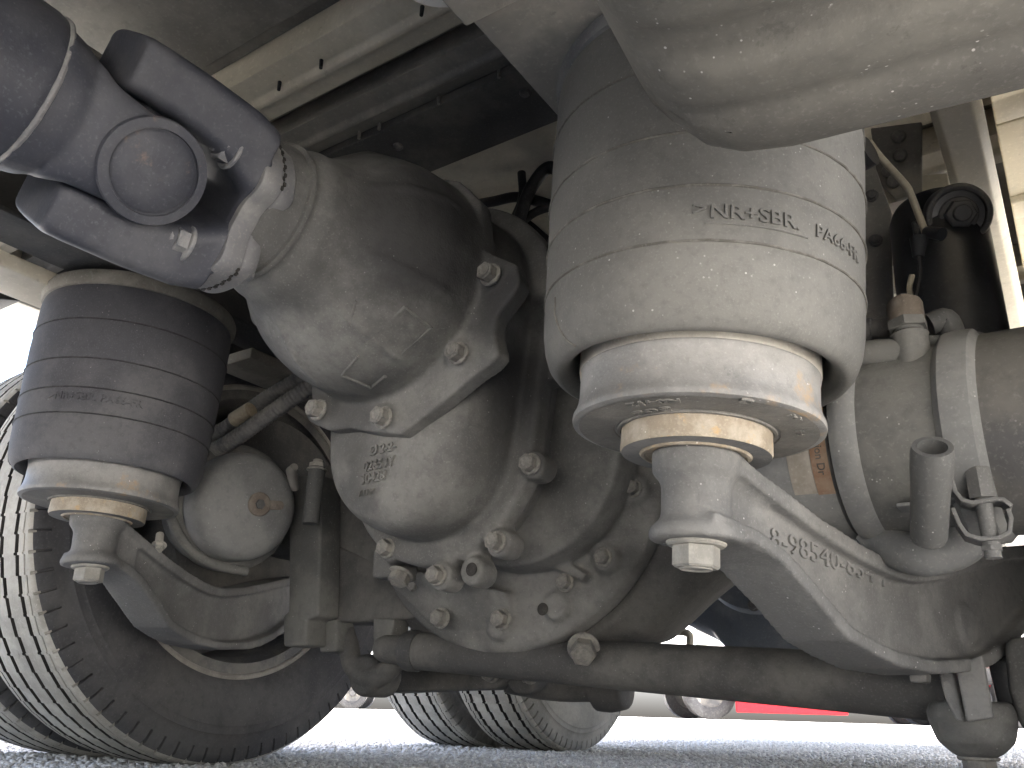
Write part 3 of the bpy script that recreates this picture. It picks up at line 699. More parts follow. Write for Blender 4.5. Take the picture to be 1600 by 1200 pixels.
mb = MB(); mb.prism([at(x, y, 'y', -.06) for x, y in ((1568, 1000), (1640, 985), (1640, 1160), (1596, 1140), (1575, 1080))], (0, .04, 0)); part('side_lug', mb, M['cast'], rb_, bevel=.008)
mb = MB(); mb.prism([at(x, y, 'y', -.12) for x, y in ((1420, 1054), (1448, 1052), (1447, 1066), (1422, 1066))], (0, .03, 0)); part('stop', mb, M['arm'], rb_, bevel=.002)

# ================================================================== propeller shaft
ps = thing('propeller_shaft', (-.003, -.745, .605), 'thick dark drive shaft with universal joint at the upper left', 'drive shaft')
J = Vector((-.010, -.745, .608)); AX = Vector((.02, 1, .03)).normalized()
SA = Vector((-.02, -1, .035)).normalized()             # towards the front of the truck
c1 = Vector((.81, 0, -.58)); c1 = (c1 - AX * c1.dot(AX)).normalized(); c2 = AX.cross(c1).normalized()
d1 = (c1 - SA * c1.dot(SA)).normalized(); d2 = SA.cross(d1).normalized()
T0 = J + SA * .092
mb = MB().lathe([(.066, .0), (.072, .004), (.077, .012), (.079, .020), (.079, 1.4), (.0, 1.4)], T0 + SA * .0, SA, 72); part('tube', mb, M['shaft'], ps)
mb = MB().ring(T0 + SA * .010, SA, .0762, .0030, 90, 8, .0004); part('weld', mb, M['shaft_edge'], ps)
mb = MB()
def ring_oval(c, X, Y, a, b, e=.75, n=32):
    return [c + X * (a * math.copysign(abs(math.cos(2 * PI * k / n)) ** e, math.cos(2 * PI * k / n))) + Y * (b * math.copysign(abs(math.sin(2 * PI * k / n)) ** e, math.sin(2 * PI * k / n))) for k in range(n)]
mb.loft([ring_oval(T0 + SA * .012, d1, d2, .074, .074), ring_oval(T0 - SA * .010, d1, d2, .073, .068), ring_oval(T0 - SA * .030, d1, d2, .070, .055)])
for sg in (1, -1):
    D = d1 * sg
    mb.loft([ring_oval(J + SA * .072 + D * .035, D, d2, .034, .060), ring_oval(J + SA * .055 + D * .055, D, d2, .020, .050), ring_oval(J + SA * .02 + D * .060, D, d2, .017, .046), ring_oval(J + D * .060, D, d2, .016, .040)])
    mb.lathe([(.0, -.016), (.047, -.016), (.049, .010), (.046, .016), (.037, .018), (0, .018)], J + D * .060, D, 44)
part('tube_yoke', mb, M['shaft'], ps, remesh=.003, relax=5, displace=.0005)
mb = MB().lathe([(.050, -.004), (.0508, .0), (.0495, .003), (.041, .004), (.0405, .0015)], J + d1 * .077, d1, 60, cap=False); part('cap_rim', mb, M['shaft'], ps)
mb = MB().lathe([(.039, -.01), (.039, .001), (.036, .0035), (.02, .005), (0, .0055)], J + d1 * .0765, d1, 48); part('bearing_cap', mb, M['shaft'], ps)
mb = MB().tube([J - d1 * .07, J + d1 * .07], .016, 20); mb.tube([J - c2 * .075, J + c2 * .075], .016, 20); mb.lathe([(0, -.02), (.024, -.018), (.024, .018), (0, .02)], J, d1, 24); part('journal_cross', mb, M['shaft'], ps, remesh=.003, relax=4)
# flange yoke on the differential side
FJ = J + AX * .104
mb = MB()
for sg in (1, -1):
    D = c2 * sg; e = .006 if sg < 0 else -.004      # c2 points down and to the left
    rg = []
    tip = .78 if sg < 0 else .92
    for t, dist, th, wd in ((.100, .052, .042, .072), (.075, .064, .036, .068), (.045, .071, .031, .064), (.010, .0745, .0290, .060), (-.030 * tip, .0755, .0280, .054), (-.052 * tip, .0755, .0275, .050), (-.059 * tip, .075, .0245, .046)):
        rg.append(ring_oval(J + AX * t + D * (dist + e), D, c1, th, wd, .36))
    mb.loft(rg)
a_, b_, _x = basis(AX)
def lobe(r, t, n=120):
    out = []
    for k in range(n):
        th = 2 * PI * k / n; e = min(abs((th + PI / 2) % PI - PI / 2) / .40, 3)
        rr = r - .024 * math.exp(-e ** 4)
        out.append(FJ + AX * t + (c1 * math.cos(th) + c2 * math.sin(th)) * rr)
    return out
mb.loft([lobe(.080, -.010), lobe(.090, -.006), lobe(.093, .000), lobe(.093, .014)])
part('flange_yoke', mb, M['shaft'], ps, remesh=.0026, relax=3, displace=.0005)
mb = MB().loft([lobe(.0905, .0160), lobe(.0925, .018), lobe(.0925, .031), lobe(.089, .035)]); mb.lathe([(.07, .03), (.062, .045), (.058, .06), (0, .06)], FJ, AX, 60); part('companion_flange', mb, M['shaft_edge'], ps)
mb = MB().loft([lobe(.0925, -.008), lobe(.094, -.006), lobe(.094, .0135), lobe(.0935, .0150)]); part('flange_rim', mb, M['shaft_edge'], ps)
mb = MB()
for q in range(104):
    t0 = 2 * PI * q / 104
    if abs((t0 + PI / 2) % PI - PI / 2) < .50: continue
    d = c1 * math.cos(t0) + c2 * math.sin(t0); tg = AX.cross(d)
    mb.box(FJ + AX * (.0157 + .0012 * (-1) ** q) + d * .0930, (.0020, .0014, .0016), tg, AX, d)
part('joint_teeth', mb, M['groove'], ps)['kind'] = 'stuff'
for a in (42, 132, 222, 312):
    d = c1 * math.cos(math.radians(a)) + c2 * math.sin(math.radians(a))
    bolt(FJ - AX * .0360 + d * .074, -AX, .0200, ps, 'bolt_steel', 'nut'); bolt(FJ + AX * .033 + d * .074, AX, .014, ps, 'bolt_steel', 'bolt')
p = J + d1 * .03 + d2 * .052 + AX * .02; mb = MB().tube([p, p + Vector((.012, -.006, .012)), p + Vector((.02, -.012, .014))], [.005, .005, .0035], 10); part('grease_nipple', mb, M['tape'], ps)

# ================================================================== wheels
def make_tyre_mesh(kind):
    R, Wd = .4425, .245; n = 84
    prof = []   # (half-width coordinate w from inner side, radius, groove index)
    g = [-.068, -.024, .024, .068]
    prof += [(-.092, .282, 0), (-.108, .292, 0), (-.122, .318, 0), (-.1265, .35, 0), (-.126, .372, 0), (-.1248, .3735, 0), (-.1238, .378, 0), (-.1235, .386, 0), (-.1215, .3875, 0), (-.118, .395, 0), (-.116, .405, 0), (-.1152, .4095, 0), (-.1148, .4110, 2), (-.1135, .420, 2), (-.111, .4295, 2), (-.106, .4345, 2)]
    crown = lambda w: R - .35 * w * w
    prof += [(-.100, crown(.1), 0), (-.0897, crown(.09), 1), (-.0888, crown(.09) - .006, 1), (-.0872, crown(.087) - .006, 1), (-.0863, crown(.086), 1)]
    for x in g:
        for dx, r in ((-.0055, 0), (-.004, -.010), (.004, -.010), (.0055, 0)): prof.append((x + dx, crown(x) + r, 1))
        if x != g[-1]: prof.append((x + .022, crown(x + .022), 0))
    prof += [(.0863, crown(.086), 1), (.0872, crown(.087) - .006, 1), (.0888, crown(.09) - .006, 1), (.0897, crown(.09), 1), (.100, crown(.1), 0)] + [(-w, r, t) for w, r, t in reversed(prof[:16])]
    vs, fs, ms = [], [], []
    frac = [0., .10, .13, .55, .97]
    A = []
    for k in range(n):
        for i, f in enumerate(frac): A.append((2 * PI * (k + f) / n, i))
    m = len(prof)
    wear = [(random.uniform(.4, 1.35), random.uniform(-.0012, .0012), random.uniform(.6, 1.25)) for _ in range(n)]
    for q_, (ang, i) in enumerate(A):
        wk = wear[q_ // 5]
        for w, r, t in prof:
            dw = 0
            if t == 1: dw = (.0024, .0024, -.0024, -.0012, .0008)[i] * wk[2] + wk[1]
            if t == 2 and i in (0, 1): r -= .0075 * wk[0]; w -= math.copysign(.0045 * wk[0], w)
            vs.append((w + dw, r * math.sin(ang), r * math.cos(ang)))
    tot = len(A)
    for a in range(tot):
        b = (a + 1) % tot
        for j in range(m - 1):
            fs.append((a * m + j, a * m + j + 1, b * m + j + 1, b * m + j))
            w = abs((prof[j][0] + prof[j + 1][0]) / 2); r = (prof[j][1] + prof[j + 1][1]) / 2
            tt = prof[j][2] == 1 and prof[j + 1][2] == 1
            deep = tt and r < crown(w) - .003
            ms.append(2 if deep else 0 if w < .1155 and r > .405 and w < .1075 else 1)
    me = bpy.data.meshes.new('tyre_' + kind); me.from_pydata(vs, [], fs)
    for x in ('tread', 'sidewall' if kind == 'dark' else 'sidewall_pale', 'groove'): me.materials.append(M[x])
    me.polygons.foreach_set('material_index', ms); me.polygons.foreach_set('use_smooth', [True] * len(fs))
    me.set_sharp_from_angle(angle=math.radians(34)); me.update(); return me
TY = {k: make_tyre_mesh(k) for k in ('dark', 'pale')}
def rim_mb(s):
    return MB().lathe([(.262, -.105), (.284, -.104), (.288, -.098), (.283, -.094), (.272, -.085), (.255, -.06), (.245, 0), (.245, .07), (.225, .08), (.10, .06), (.09, .02), (0, .02)], (0, 0, 0), (1, 0, 0), 72, cap=False)
RIM = rim_mb(1).mesh('rim', M['rim']); EDGE = MB().ring((-.103, 0, 0), (1, 0, 0), .2865, .006, 80, 8).mesh('rim_edge', M['rim_edge'])
DRUM = MB().lathe([(0, -.16), (.12, -.16), (.215, -.15), (.218, -.14), (.218, .02), (0, .02)], (0, 0, 0), (1, 0, 0), 60).mesh('brake_drum', M['frame'])
GW = 'twin rear wheels of the truck'
def wheel(x, y, flip, label, kind='dark', drum=True, spin=0.):
    t = thing('wheel', (x, y, .4405), label, 'wheel', GW)
    t.rotation_euler = (spin, 0, PI if flip else 0)
    for nm, me in (('tyre', TY[kind]), ('rim', RIM)):
        o = link(nm, me, t)
        if nm == 'rim': e = link('rim_edge', EDGE, o)
    if drum: link('brake_drum', DRUM, t)
    return t
# inner side faces the middle of the truck
XI = .646 + .1255
wheel(-XI, 0, True, 'big inner left tyre with pale tread behind the far air spring', spin=.1)
wheel(-XI - .292, 0, True, 'outer left tyre beside the big one, cut by the left edge', drum=False, spin=.4)
wheel(-XI, 1.3246, True, 'inner rear tyre with dusty sidewall, farther back under the link', 'pale', spin=.2)
wheel(-XI - .292, 1.3246, True, 'outer rear tyre farther back, half hidden beside its inner twin', 'pale', False, spin=.7)
for y in (0, 1.3246):
    wheel(XI + .16, y, False, 'inner right tyre beyond the right edge' + (' of the rear axle' if y else ''), spin=.3)
    wheel(XI + .16 + .292, y, False, 'outer right tyre beyond the right edge' + (' of the rear axle' if y else ''), drum=False, spin=.5)

# ================================================================== brake chambers
GC = 'brake chambers on the axle'
lc = thing('brake_chamber', at(390, 790, 'x', -.42), 'round blue grey brake chamber with a keyed cap below the far air spring', 'brake chamber', GC)
c = at(388, 790, 'x', -.425); ca = Vector((-.965, .22, .10)).normalized()
mb = MB().lathe([(0, -.0125), (.060, -.0122), (.074, -.0095), (.0835, -.002), (.0885, .010), (.0905, .024), (.0915, .04), (.0925, .075), (.086, .08), (0, .08)], c, ca, 72); part('spring_housing', mb, M['chamber_pale'], lc)
mb = MB().lathe([(.07, .044), (.099, .044), (.107, .050), (.1075, .070), (.099, .080), (.07, .09)], c, ca, 72); part('clamp_band', mb, M['chamber'], lc)
mb = MB().lathe([(.06, .085), (.094, .09), (.094, .13), (.07, .17), (.04, .18), (0, .18)], c, ca, 60); part('service_housing', mb, M['chamber'], lc)
d_up = Vector((0, 0, 1)); ex = (at(452, 795, 'x', c.x) - c); ex = (ex - ca * ex.dot(ca)).normalized()
pc = atp(405, 788, c - ca * .0128, ca)
mb = MB().lathe([(.0, -.004), (.0185, -.004), (.020, -.0025), (.020, .004)], pc, ca, 36); mb.loft([[pc + ex * t + ca.cross(ex) * w + ca * q for w, q in ((-.0075, -.003), (.0075, -.003), (.0075, .004), (-.0075, .004))] for t in (.012, .036)])
mb.lathe([(.0, -.003), (.0075, -.003), (.0078, .004)], pc + ex * .036, ca, 18); part('keyed_cap', mb, M['keycap'], lc, bevel=.0005)
mb = MB().lathe([(.0, -.0058), (.008, -.0058), (.009, -.0045), (.009, 0)], pc, ca, 6); part('cap_plug', mb, M['chamber'], lc)
p = at(495, 735, 'y', -.16); mb = MB().tube([p + Vector((0, 0, -.09)), p + Vector((0, 0, .005))], .014, 14); part('mounting_stud', mb, M['chamber'], lc); bolt(p, (0, 0, 1), .017, lc, 'bolt_pale', 'nut')
p = at(455, 735, 'y', -.2); mb = MB().tube([p + Vector((-.02, .03, -.02)), p, p + Vector((.012, -.004, .004))], [.008, .009, .006], 12); part('air_port', mb, M['bolt'], lc)
p = at(250, 835, 'x', -.47); mb = MB().tube([p, p + Vector((.018, -.01, -.028))], [.006, .006], 10); part('clamp_bolt', mb, M['bolt_pale'], lc); bolt(p + Vector((.012, -.006, -.018)), (.4, -.3, -.9), .011, lc, 'bolt_pale', 'nut')
mb = MB().tube(spline([at(262, 800, 'x', -.47), at(290, 850, 'x', -.47), at(330, 880, 'x', -.46), at(385, 893, 'x', -.45)], 5), .008, 10); part('clamp_strap', mb, M['chamber'], lc)

rc = thing('brake_chamber', at(1400, 700, 'y', -.2), 'large brake chamber with clamp bands and worn label behind the near trailing arm', 'brake chamber', GC)
e0 = at(1212, 716, 'y', -.215); e1 = at(1640, 668, 'y', -.235); ra = (e1 - e0).normalized()
def T(px): # distance along the chamber for an image column
    p = atp(px, 690, e0, Vector((0, 1, 0)) - ra * ra.y); return (p - e0).dot(ra)
RC = .094
tb, tc_ = T(1352) - .0, T(1515)
mb = MB().lathe([(0, -.012), (RC * .55, -.010), (RC * .80, -.003), (RC * .93, .010), (RC * .965, .03), (RC * .965, tb - .012), (RC * .9, tb - .010), (0, tb - .01)], e0, ra, 80); part('spring_housing', mb, M['chamber_pale'], rc)
mb = MB().lathe([(RC * .9, tb - .0075), (RC * 1.02, tb - .0065), (RC * 1.045, tb - .001), (RC * 1.05, tb + .004), (RC * 1.03, tb + .013), (RC * .99, tb + .018), (RC * .9, tb + .02)], e0, ra, 80); part('flange_rim', mb, M['chamber_pale'], rc)
mb = MB().lathe([(RC * .9, tb + .012), (RC * .985, tb + .015), (RC * .985, tc_ - .008), (RC * .9, tc_)], e0, ra, 80); part('centre_housing', mb, M['chamber'], rc)
mb = MB().lathe([(RC * .9, tc_ - .010), (RC * 1.0, tc_ - .010), (RC * 1.07, tc_ - .004), (RC * 1.085, tc_ + .008), (RC * 1.07, tc_ + .020), (RC * 1.0, tc_ + .026), (RC * .9, tc_ + .026)], e0, ra, 80); part('clamp_band', mb, M['chamber_pale'], rc)
mb = MB().lathe([(RC * .9, tc_ + .018), (RC * 1.0, tc_ + .02), (RC * 1.0, tc_ + .10), (RC * .7, tc_ + .17), (0, tc_ + .19)], e0, ra, 80); part('service_housing', mb, M['frame'], rc)
# worn label on the left housing, curved patch
a_, b_, _x = basis(ra)
def patch(t0, t1, px_top, px_bot, r, name, m, th=.0006):
    def ang(px, py):
        d = _ray(px, py); o = CAM - e0; dd = d - ra * d.dot(ra); oo = o - ra * o.dot(ra); A = dd.dot(dd); B = 2 * dd.dot(oo); Cc = oo.dot(oo) - r * r; D = max(0, B * B - 4 * A * Cc)
        q = oo + dd * ((-B - math.sqrt(D)) / (2 * A)); return math.atan2(q.dot(b_), q.dot(a_))
    A0, A1 = ang(*px_top), ang(*px_bot)
    while A1 - A0 > PI: A1 -= 2 * PI
    while A1 - A0 < -PI: A1 += 2 * PI
    rings = []
    for k in range(25):
        a = A0 + (A1 - A0) * k / 24; d = a_ * math.cos(a) + b_ * math.sin(a)
        rings.append([e0 + ra * t0 + d * r, e0 + ra * t1 + d * r, e0 + ra * t1 + d * (r - th), e0 + ra * t0 + d * (r - th)])
    part(name, MB().loft(rings), m, rc); return A0, A1
RL = RC * .965 + .0009
A0, A1 = patch(T(1275), T(1308), (1300, 600), (1290, 770), RL, 'label', M['sticker'])
A0, A1 = patch(T(1309), T(1334), (1330, 600), (1320, 770), RL, 'orange_label', M['orange'])
def label_text(s, size, t, a_start, m):
    vs, fs = text_verts(s, size, .0001); out = []
    for v in vs:
        a = a_start + (v.x / RL) * (1 if A1 > A0 else -1); d = a_ * math.cos(a) + b_ * math.sin(a)
        out.append(e0 + ra * (t - v.y * -1 if False else t - v.y * -1) + d * (RL + .0003 + v.z))
    part('print', MB().add(out, fs), m, rc, smooth=0)
label_text('Attention Dr', .0105, T(1317), A0 + (A1 - A0) * .30, M['ink'])
# vertical valve on top, with hex collar, banjo elbows
vt = at(1424, 545, 'y', -.284)
up = Vector((0, 0, 1))
mb = MB().lathe([(.026, -.075), (.0235, -.034), (.0195, -.027), (.0165, -.024), (.0165, .012), (.0175, .014), (.0135, .017), (.0135, .024)], vt, up, 32); part('valve_body', mb, M['chamber'], rc, smooth=30)
mb = MB().lathe([(.0185, .020), (.0185, .029)], vt, up, 6); part('hex_collar', mb, M['chamber'], rc)
mb = MB().lathe([(.0165, .029), (.0165, .046), (.0150, .050), (.0, .050)], vt, up, 28); mb.lathe([(.0095, .049), (.0095, .055), (0, .055)], vt, up, 6); part('valve_cap', mb, M['keycap'], rc, smooth=30)
wv = (at(1350, 549, 'y', -.284) - vt).normalized()
mb = MB().lathe([(.0145, .0), (.0145, .047), (.0125, .049), (.0125, .08)], vt + up * -.004, wv, 24); part('side_port', mb, M['chamber'], rc, smooth=30)
mb = MB().lathe([(.0105, .02), (.0105, .036), (.012, .037), (.012, .046), (.009, .047), (.009, .09)], vt + up * .036 + Vector((0, .03, 0)), wv, 24); part('side_port', mb, M['hose_dust'], rc, smooth=30)
mb = MB().tube(spline([vt + Vector((.015, .035, .036)), vt + Vector((.03, .04, .04)), vt + Vector((.034, .045, .02)), vt + Vector((.034, .05, -.01))], 5), .0115, 16); part('elbow', mb, M['chamber'], rc)
mb = MB().tube(spline([at(1440, 537, 'y', -.27), at(1490, 537, 'y', -.27), at(1530, 540, 'y', -.26), at(1556, 560, 'y', -.25), at(1566, 600, 'y', -.24)], 6), [.008] * 7 + [.0125] * 18, 16); part('elbow_pipe', mb, M['chamber'], rc)
# breather tube standing on the side of the chamber
b0, b1 = at(1451, 842, 'y', -.325), at(1457, 698, 'y', -.392)
mb = MB(); bd = (b1 - b0); L = bd.length
mb.lathe([(.0, .0), (.0135, .0), (.0145, .003), (.0148, L * .55), (.0160, L * .75), (.0162, L * .92), (.0150, L), (.0110, L), (.0105, L - .03), (.0, L - .03)], b0, bd, 36); part('breather_tube', mb, M['chamber'], rc, smooth=35)
mb = MB(); mb.prism([at(x, y, 'y', -.30) for x, y in ((1400, 786), (1512, 774), (1512, 779), (1400, 792))], (0, .03, 0)); part('bracket_strip', mb, M['chamber_pale'], rc, bevel=.001)
# curved boss below the chamber
mb = MB().tube(spline([at(1345, 800, 'y', -.20), at(1385, 848, 'y', -.23), at(1440, 868, 'y', -.245), at(1500, 852, 'y', -.24), at(1530, 810, 'y', -.22), at(1538, 770, 'y', -.2)], 7), [.019] * 36, 20); part('lower_boss', mb, M['chamber_pale'], rc)
# clamp bolt
k0 = at(1537, 786, 'y', -.31); kx = Vector((.93, .12, 0)).normalized(); ky = Vector((-.12, .93, 0)).normalized()
mb = MB(); mb.lathe([(.0108, .0), (.0108, .024), (.0095, .026), (.0085, .026), (.0085, .020), (.0, .020)], k0 + up * .0035, up, 6); part('clamp_nut', mb, M['arm'], rc)
mb = MB().tube([k0 + up * .004, k0 - up * .046], .0066, 16); mb.lathe([(.0085, 0), (.0085, .004), (0, .004)], k0 - up * .040, up, 6); part('clamp_bolt', mb, M['arm'], rc)
def bent(pts, w, th):
    rings = []
    for i_, (a, z) in enumerate(pts):
        p0 = pts[max(0, i_ - 1)]; p1 = pts[min(len(pts) - 1, i_ + 1)]; tv = Vector((p1[0] - p0[0], p1[1] - p0[1])).normalized(); nv = (-tv.y, tv.x)
        c = k0 + kx * a + up * z; nn = (kx * nv[0] + up * nv[1]) * th
        rings.append([c + ky * -.010 + nn, c + ky * w + nn, c + ky * w - nn, c + ky * -.010 - nn])
    return MB().loft(rings)
part('clamp_lug', bent([(-.022, .034), (-.020, .010), (-.016, .002), (-.008, -.001), (.008, .001), (.014, .0), (.019, -.006)], .016, .0018), M['arm'], rc, bevel=.0008)
part('clamp_lug', bent([(-.024, -.004), (-.021, -.018), (-.017, -.027), (-.008, -.031), (.006, -.031), (.014, -.027), (.017, -.016), (.016, -.008)], .016, .0018), M['arm'], rc, bevel=.0008)

# ================================================================== shock absorber and what stands round it
sh = thing('shock_absorber', at(1500, 560, 'y', -.05), 'black shock absorber with bolted eye, right of the near air spring', 'shock absorber')
st, sb = at(1462, 330, 'y', -.03), at(1508, 640, 'y', -.10)
sa = (sb - st).normalized()
mb = MB().lathe([(.02, .004), (.040, .006), (.0540, .012), (.0565, .022), (.0565, .30), (.05, .31), (0, .31)], st, sa, 64); part('dust_cover', mb, M['black'], sh)
ey = at(1492, 338, 'y', -.075); ea = Vector((.25, -.86, -.45)).normalized()
mb = MB().lathe([(.0, -.035), (.036, -.035), (.038, -.030), (.038, .018), (.036, .022), (.030, .022), (.029, .019), (.0, .019)], ey, ea, 48); part('eye', mb, M['black'], sh)
mb = MB().ring(ey + ea * .022, ea, .033, .0035, 60, 8); part('bush_rim', mb, M['rim'], sh)
bolt(ey + ea * .020, ea, .022, sh, 'bolt_dark', 'nut')
mb = MB().box(ey + Vector((-.03, .0, -.012)) + ea * .02, (.022, .004, .016), ea.cross(Vector((0, 0, 1))), ea); part('bolt_lock', mb, M['black'], sh, bevel=.003)

sp = thing('side_plate', at(1370, 400, 'y', -.08), 'dark riveted plate between the near air spring and the shock absorber', 'bracket plate')
mb = MB(); mb.prism([at(x, y, 'y', -.02) for x, y in ((1300, 230), (1360, 240), (1392, 330), (1398, 560), (1300, 560))], (0, .010, 0)); part('plate', mb, M['beam'], sp, bevel=.002)
for q in ((1342, 316), (1368, 376), (1344, 444), (1362, 306)): bolt(at(*q, 'y', -.022), (0.2, -1, -.2), .009, sp, 'bolt_dark', 'bolt')
hb = thing('hanger_bracket', at(1410, 250, 'y', .03), 'cream bracket with two rivets under the right of the tank', 'bracket')
mb = MB(); mb.prism([at(x, y, 'y', .04) for x, y in ((1360, 200), (1440, 190), (1440, 300), (1400, 312), (1370, 280))], (0, .008, 0)); part('plate', mb, M['beam'], hb, bevel=.002)
mb = MB(); mb.prism([at(x, y, 'y', .05) for x, y in ((1360, 280), (1480, 270), (1484, 296), (1390, 318), (1378, 330))], (0, .05, 0)); part('flange', mb, M['cream'], hb, bevel=.002)
for q in ((1404, 214), (1406, 243), (1388, 268), (1396, 284)): bolt(at(*q, 'y', .036), (0.1, -1, -.3), .010, hb, 'bolt', 'button')
# thin sensor rod bent down to the height sensor
hr = thing('sensor_rod', at(1410, 290, 'y', -.18), 'thin pale bent rod hanging beside the shock absorber', 'sensor rod')
mb = MB().tube(spline([at(1358, 222, 'y', -.18), at(1376, 246, 'y', -.18), at(1414, 288, 'y', -.18), at(1424, 306, 'y', -.18), at(1447, 366, 'y', -.18)], 5), .0042, 10); part('rod', mb, M['wire'], hr)
mb = MB().tube([at(1447, 362, 'y', -.18), at(1472, 366, 'y', -.19)], [.006, .0075], 12); mb.tube([at(1436, 372, 'y', -.18), at(1435, 402, 'y', -.18)], [.010, .006], 12); part('joint', mb, M['black'], hr)
mb = MB().tube(spline([at(1436, 400, 'y', -.18), at(1437, 430, 'y', -.18), at(1432, 455, 'y', -.19), at(1427, 478, 'y', -.20)], 5), .0025, 8); part('cable', mb, M['hose'], hr)
mb = MB().tube(spline([at(1425, 430, 'y', -.18), at(1421, 448, 'y', -.18), at(1422, 462, 'y', -.18), at(1416, 480, 'y', -.19)], 5), .0032, 8); part('clip', mb, M['wire'], hr)
cl_ = solo('pipe_clamp', MB().lathe([(.012, -.008), (.019, -.008), (.019, .008), (.012, .008)], at(1350, 240, 'y', -.20), (1, -.3, .1), 28), M['black'], 'small black ring clamp tucked between tank and air spring', 'clamp')

# cream sill and floor edge at the right
sl_ = thing('body_sill', (.7, .3, .9), 'long cream sill beam running back along the right side', 'sill beam')
q = [at(x, y, 'z', .86) for x, y in ((1462, 190), (1536, 190))]
mb = MB(); x0 = q[0].x - .004; x1 = q[1].x + .004
mb.prism([Vector((x0, -.7, .862)), Vector((x0 + .010, -.7, .850)), Vector((x1 - .012, -.7, .850)), Vector((x1, -.7, .862)), Vector((x1, -.7, .95)), Vector((x0, -.7, .95))], (0, 3.0, 0)); part('beam', mb, M['cream'], sl_, bevel=.003)
for i, y in enumerate((-.05, .19, .50, .85, 1.25)):
    pass
mb = MB()
rf = thing('floor_edge_panel', (.95, .4, .95), 'cream ribbed floor panels beyond the sill at the right edge', 'floor panel')
for k in range(9):
    y = -.9 + k * .30; mb = MB().box((.96, y, .955), (.24, .147, .006)); mb.box((.96, y + .10, .943), (.24, .03, .008)); part('panel', mb, M['cream'], rf, bevel=.003)

# ================================================================== tank over the camera
tk = thing('fuel_tank', (.9, -.9, .42), 'dusty pressed steel tank filling the upper right corner', 'tank')
mb = MB()
ta = Vector((.975, .10, -.02)).normalized(); tn = Vector((-.10, .975, 0)).normalized()     # along the tank, across it
tc = at(1150, 243, 'z', .43)
org = tc + ta * -.006 + tn * .026 + Vector((0, 0, -.015))
secs = []
def tank_ring(t, inset, dx):
    W2, H2 = 1.35 - inset, .42 - inset; r = max(.02, .062 - inset * .3); pts = []
    base = org + ta * t
    # cross section: y' from 0 (back) to -W, z from 0 up, rounded corners, two pressed beads underneath
    def arc(cy, cz, a0, a1, rr, n=9): return [(cy + rr * math.cos(a), cz + rr * math.sin(a)) for a in np.linspace(a0, a1, n)]
    p = []
    p += arc(-inset - r * 1.0, inset + r, 0, -PI / 2, r)
    bead = (1 if inset < .02 else 0)
    for y in np.linspace(-.065, -.42, 60):
        dz_ = 0
        dz_ += .004 * math.exp(-((y + .082) / .006) ** 2)
        for c0 in (-.135, -.27): dz_ += .008 * math.exp(-((y - c0) / .015) ** 4)
        p.append((y, inset + dz_ * bead))
    p += arc(-1.35 + inset + r, inset + r, -PI / 2, -PI, r)  # unseen forward reach of the tank, lengthened to block light
    p += arc(-1.35 + inset + r, .42 - inset - r, PI, PI / 2, r); p += arc(-inset - r, .42 - inset - r, PI / 2, 0, r)
    return [base + tn * y + Vector((0, 0, z)) for y, z in p]
for t, i in ((-.045, .085), (-.042, .060), (-.034, .040), (-.022, .022), (-.008, .010), (.012, .003), (.04, .0)): secs.append(tank_ring(t, i, 0))
for t in (.08, .2, .4, .58): secs.append(tank_ring(t, 0, 0))
mb.loft(secs); part('shell', mb, M['tank'], tk, smooth=50)

# pale lamp-like dome at the top edge
solo('pale_dome', MB().lathe([(.055, .0), (.052, -.008), (.040, -.016), (.02, -.021), (0, -.022)], at(684, -62, 'z', .80), (0, 0, 1), 40), M['white'], 'small pale rounded cover at the top edge', 'cover')
# mudguard edge at far left
mb = MB(); mb.prism([at(x, y, 'x', -1.0) for x, y in ((-60, 428), (40, 452), (34, 470), (-60, 462))], (-.35, .0, 0)); solo('mudguard', mb, M['frame'], 'dark mudguard tip at the left edge below the chassis rail', 'mudguard', bevel=.003)

# ================================================================== hoses
def hose(label, pts, r, m, name='air_hose', corr=False, extra=None):
    P_ = spline(pts, 10)
    if corr:
        L = [P_[0].lerp(P_[0], 0)]; 
        dense = []
        for a, b in zip(P_, P_[1:]):
            n_ = max(1, int((b - a).length / .0016))
            dense += [a.lerp(b, k / n_) for k in range(n_)]
        mb = MB().tube(dense, [r * (1 + .055 * (1 if (k // 2) % 2 else -1)) for k in range(len(dense))], 14)
    else: mb = MB().tube(P_, r, 14)
    return solo(name, mb, m, label, 'hose', 'hoses and pipes under the truck', smooth=60)
hA = [at(318, 712, 'y', -.25), at(360, 690, 'y', -.25), at(420, 648, 'y', -.24), at(490, 600, 'y', -.22), at(540, 570, 'y', -.18)]
hB = [at(318, 690, 'y', -.22), at(352, 668, 'y', -.22), at(410, 625, 'y', -.21), at(480, 583, 'y', -.19), at(530, 556, 'y', -.16)]
hose('lower corrugated brake hose slanting from far air spring to gear casing', hA, .0135, M['hose_dust'], 'brake_hose', True)
hose('upper corrugated brake hose with tan wrap, slanting to gear casing', hB, .0115, M['hose_dust'], 'brake_hose', True)
solo('hose_wrap', MB().tube([at(366, 656, 'y', -.235), at(392, 640, 'y', -.235)], .0135, 14), M['tape'], 'tan wrap on the upper corrugated hose', 'hose wrap')
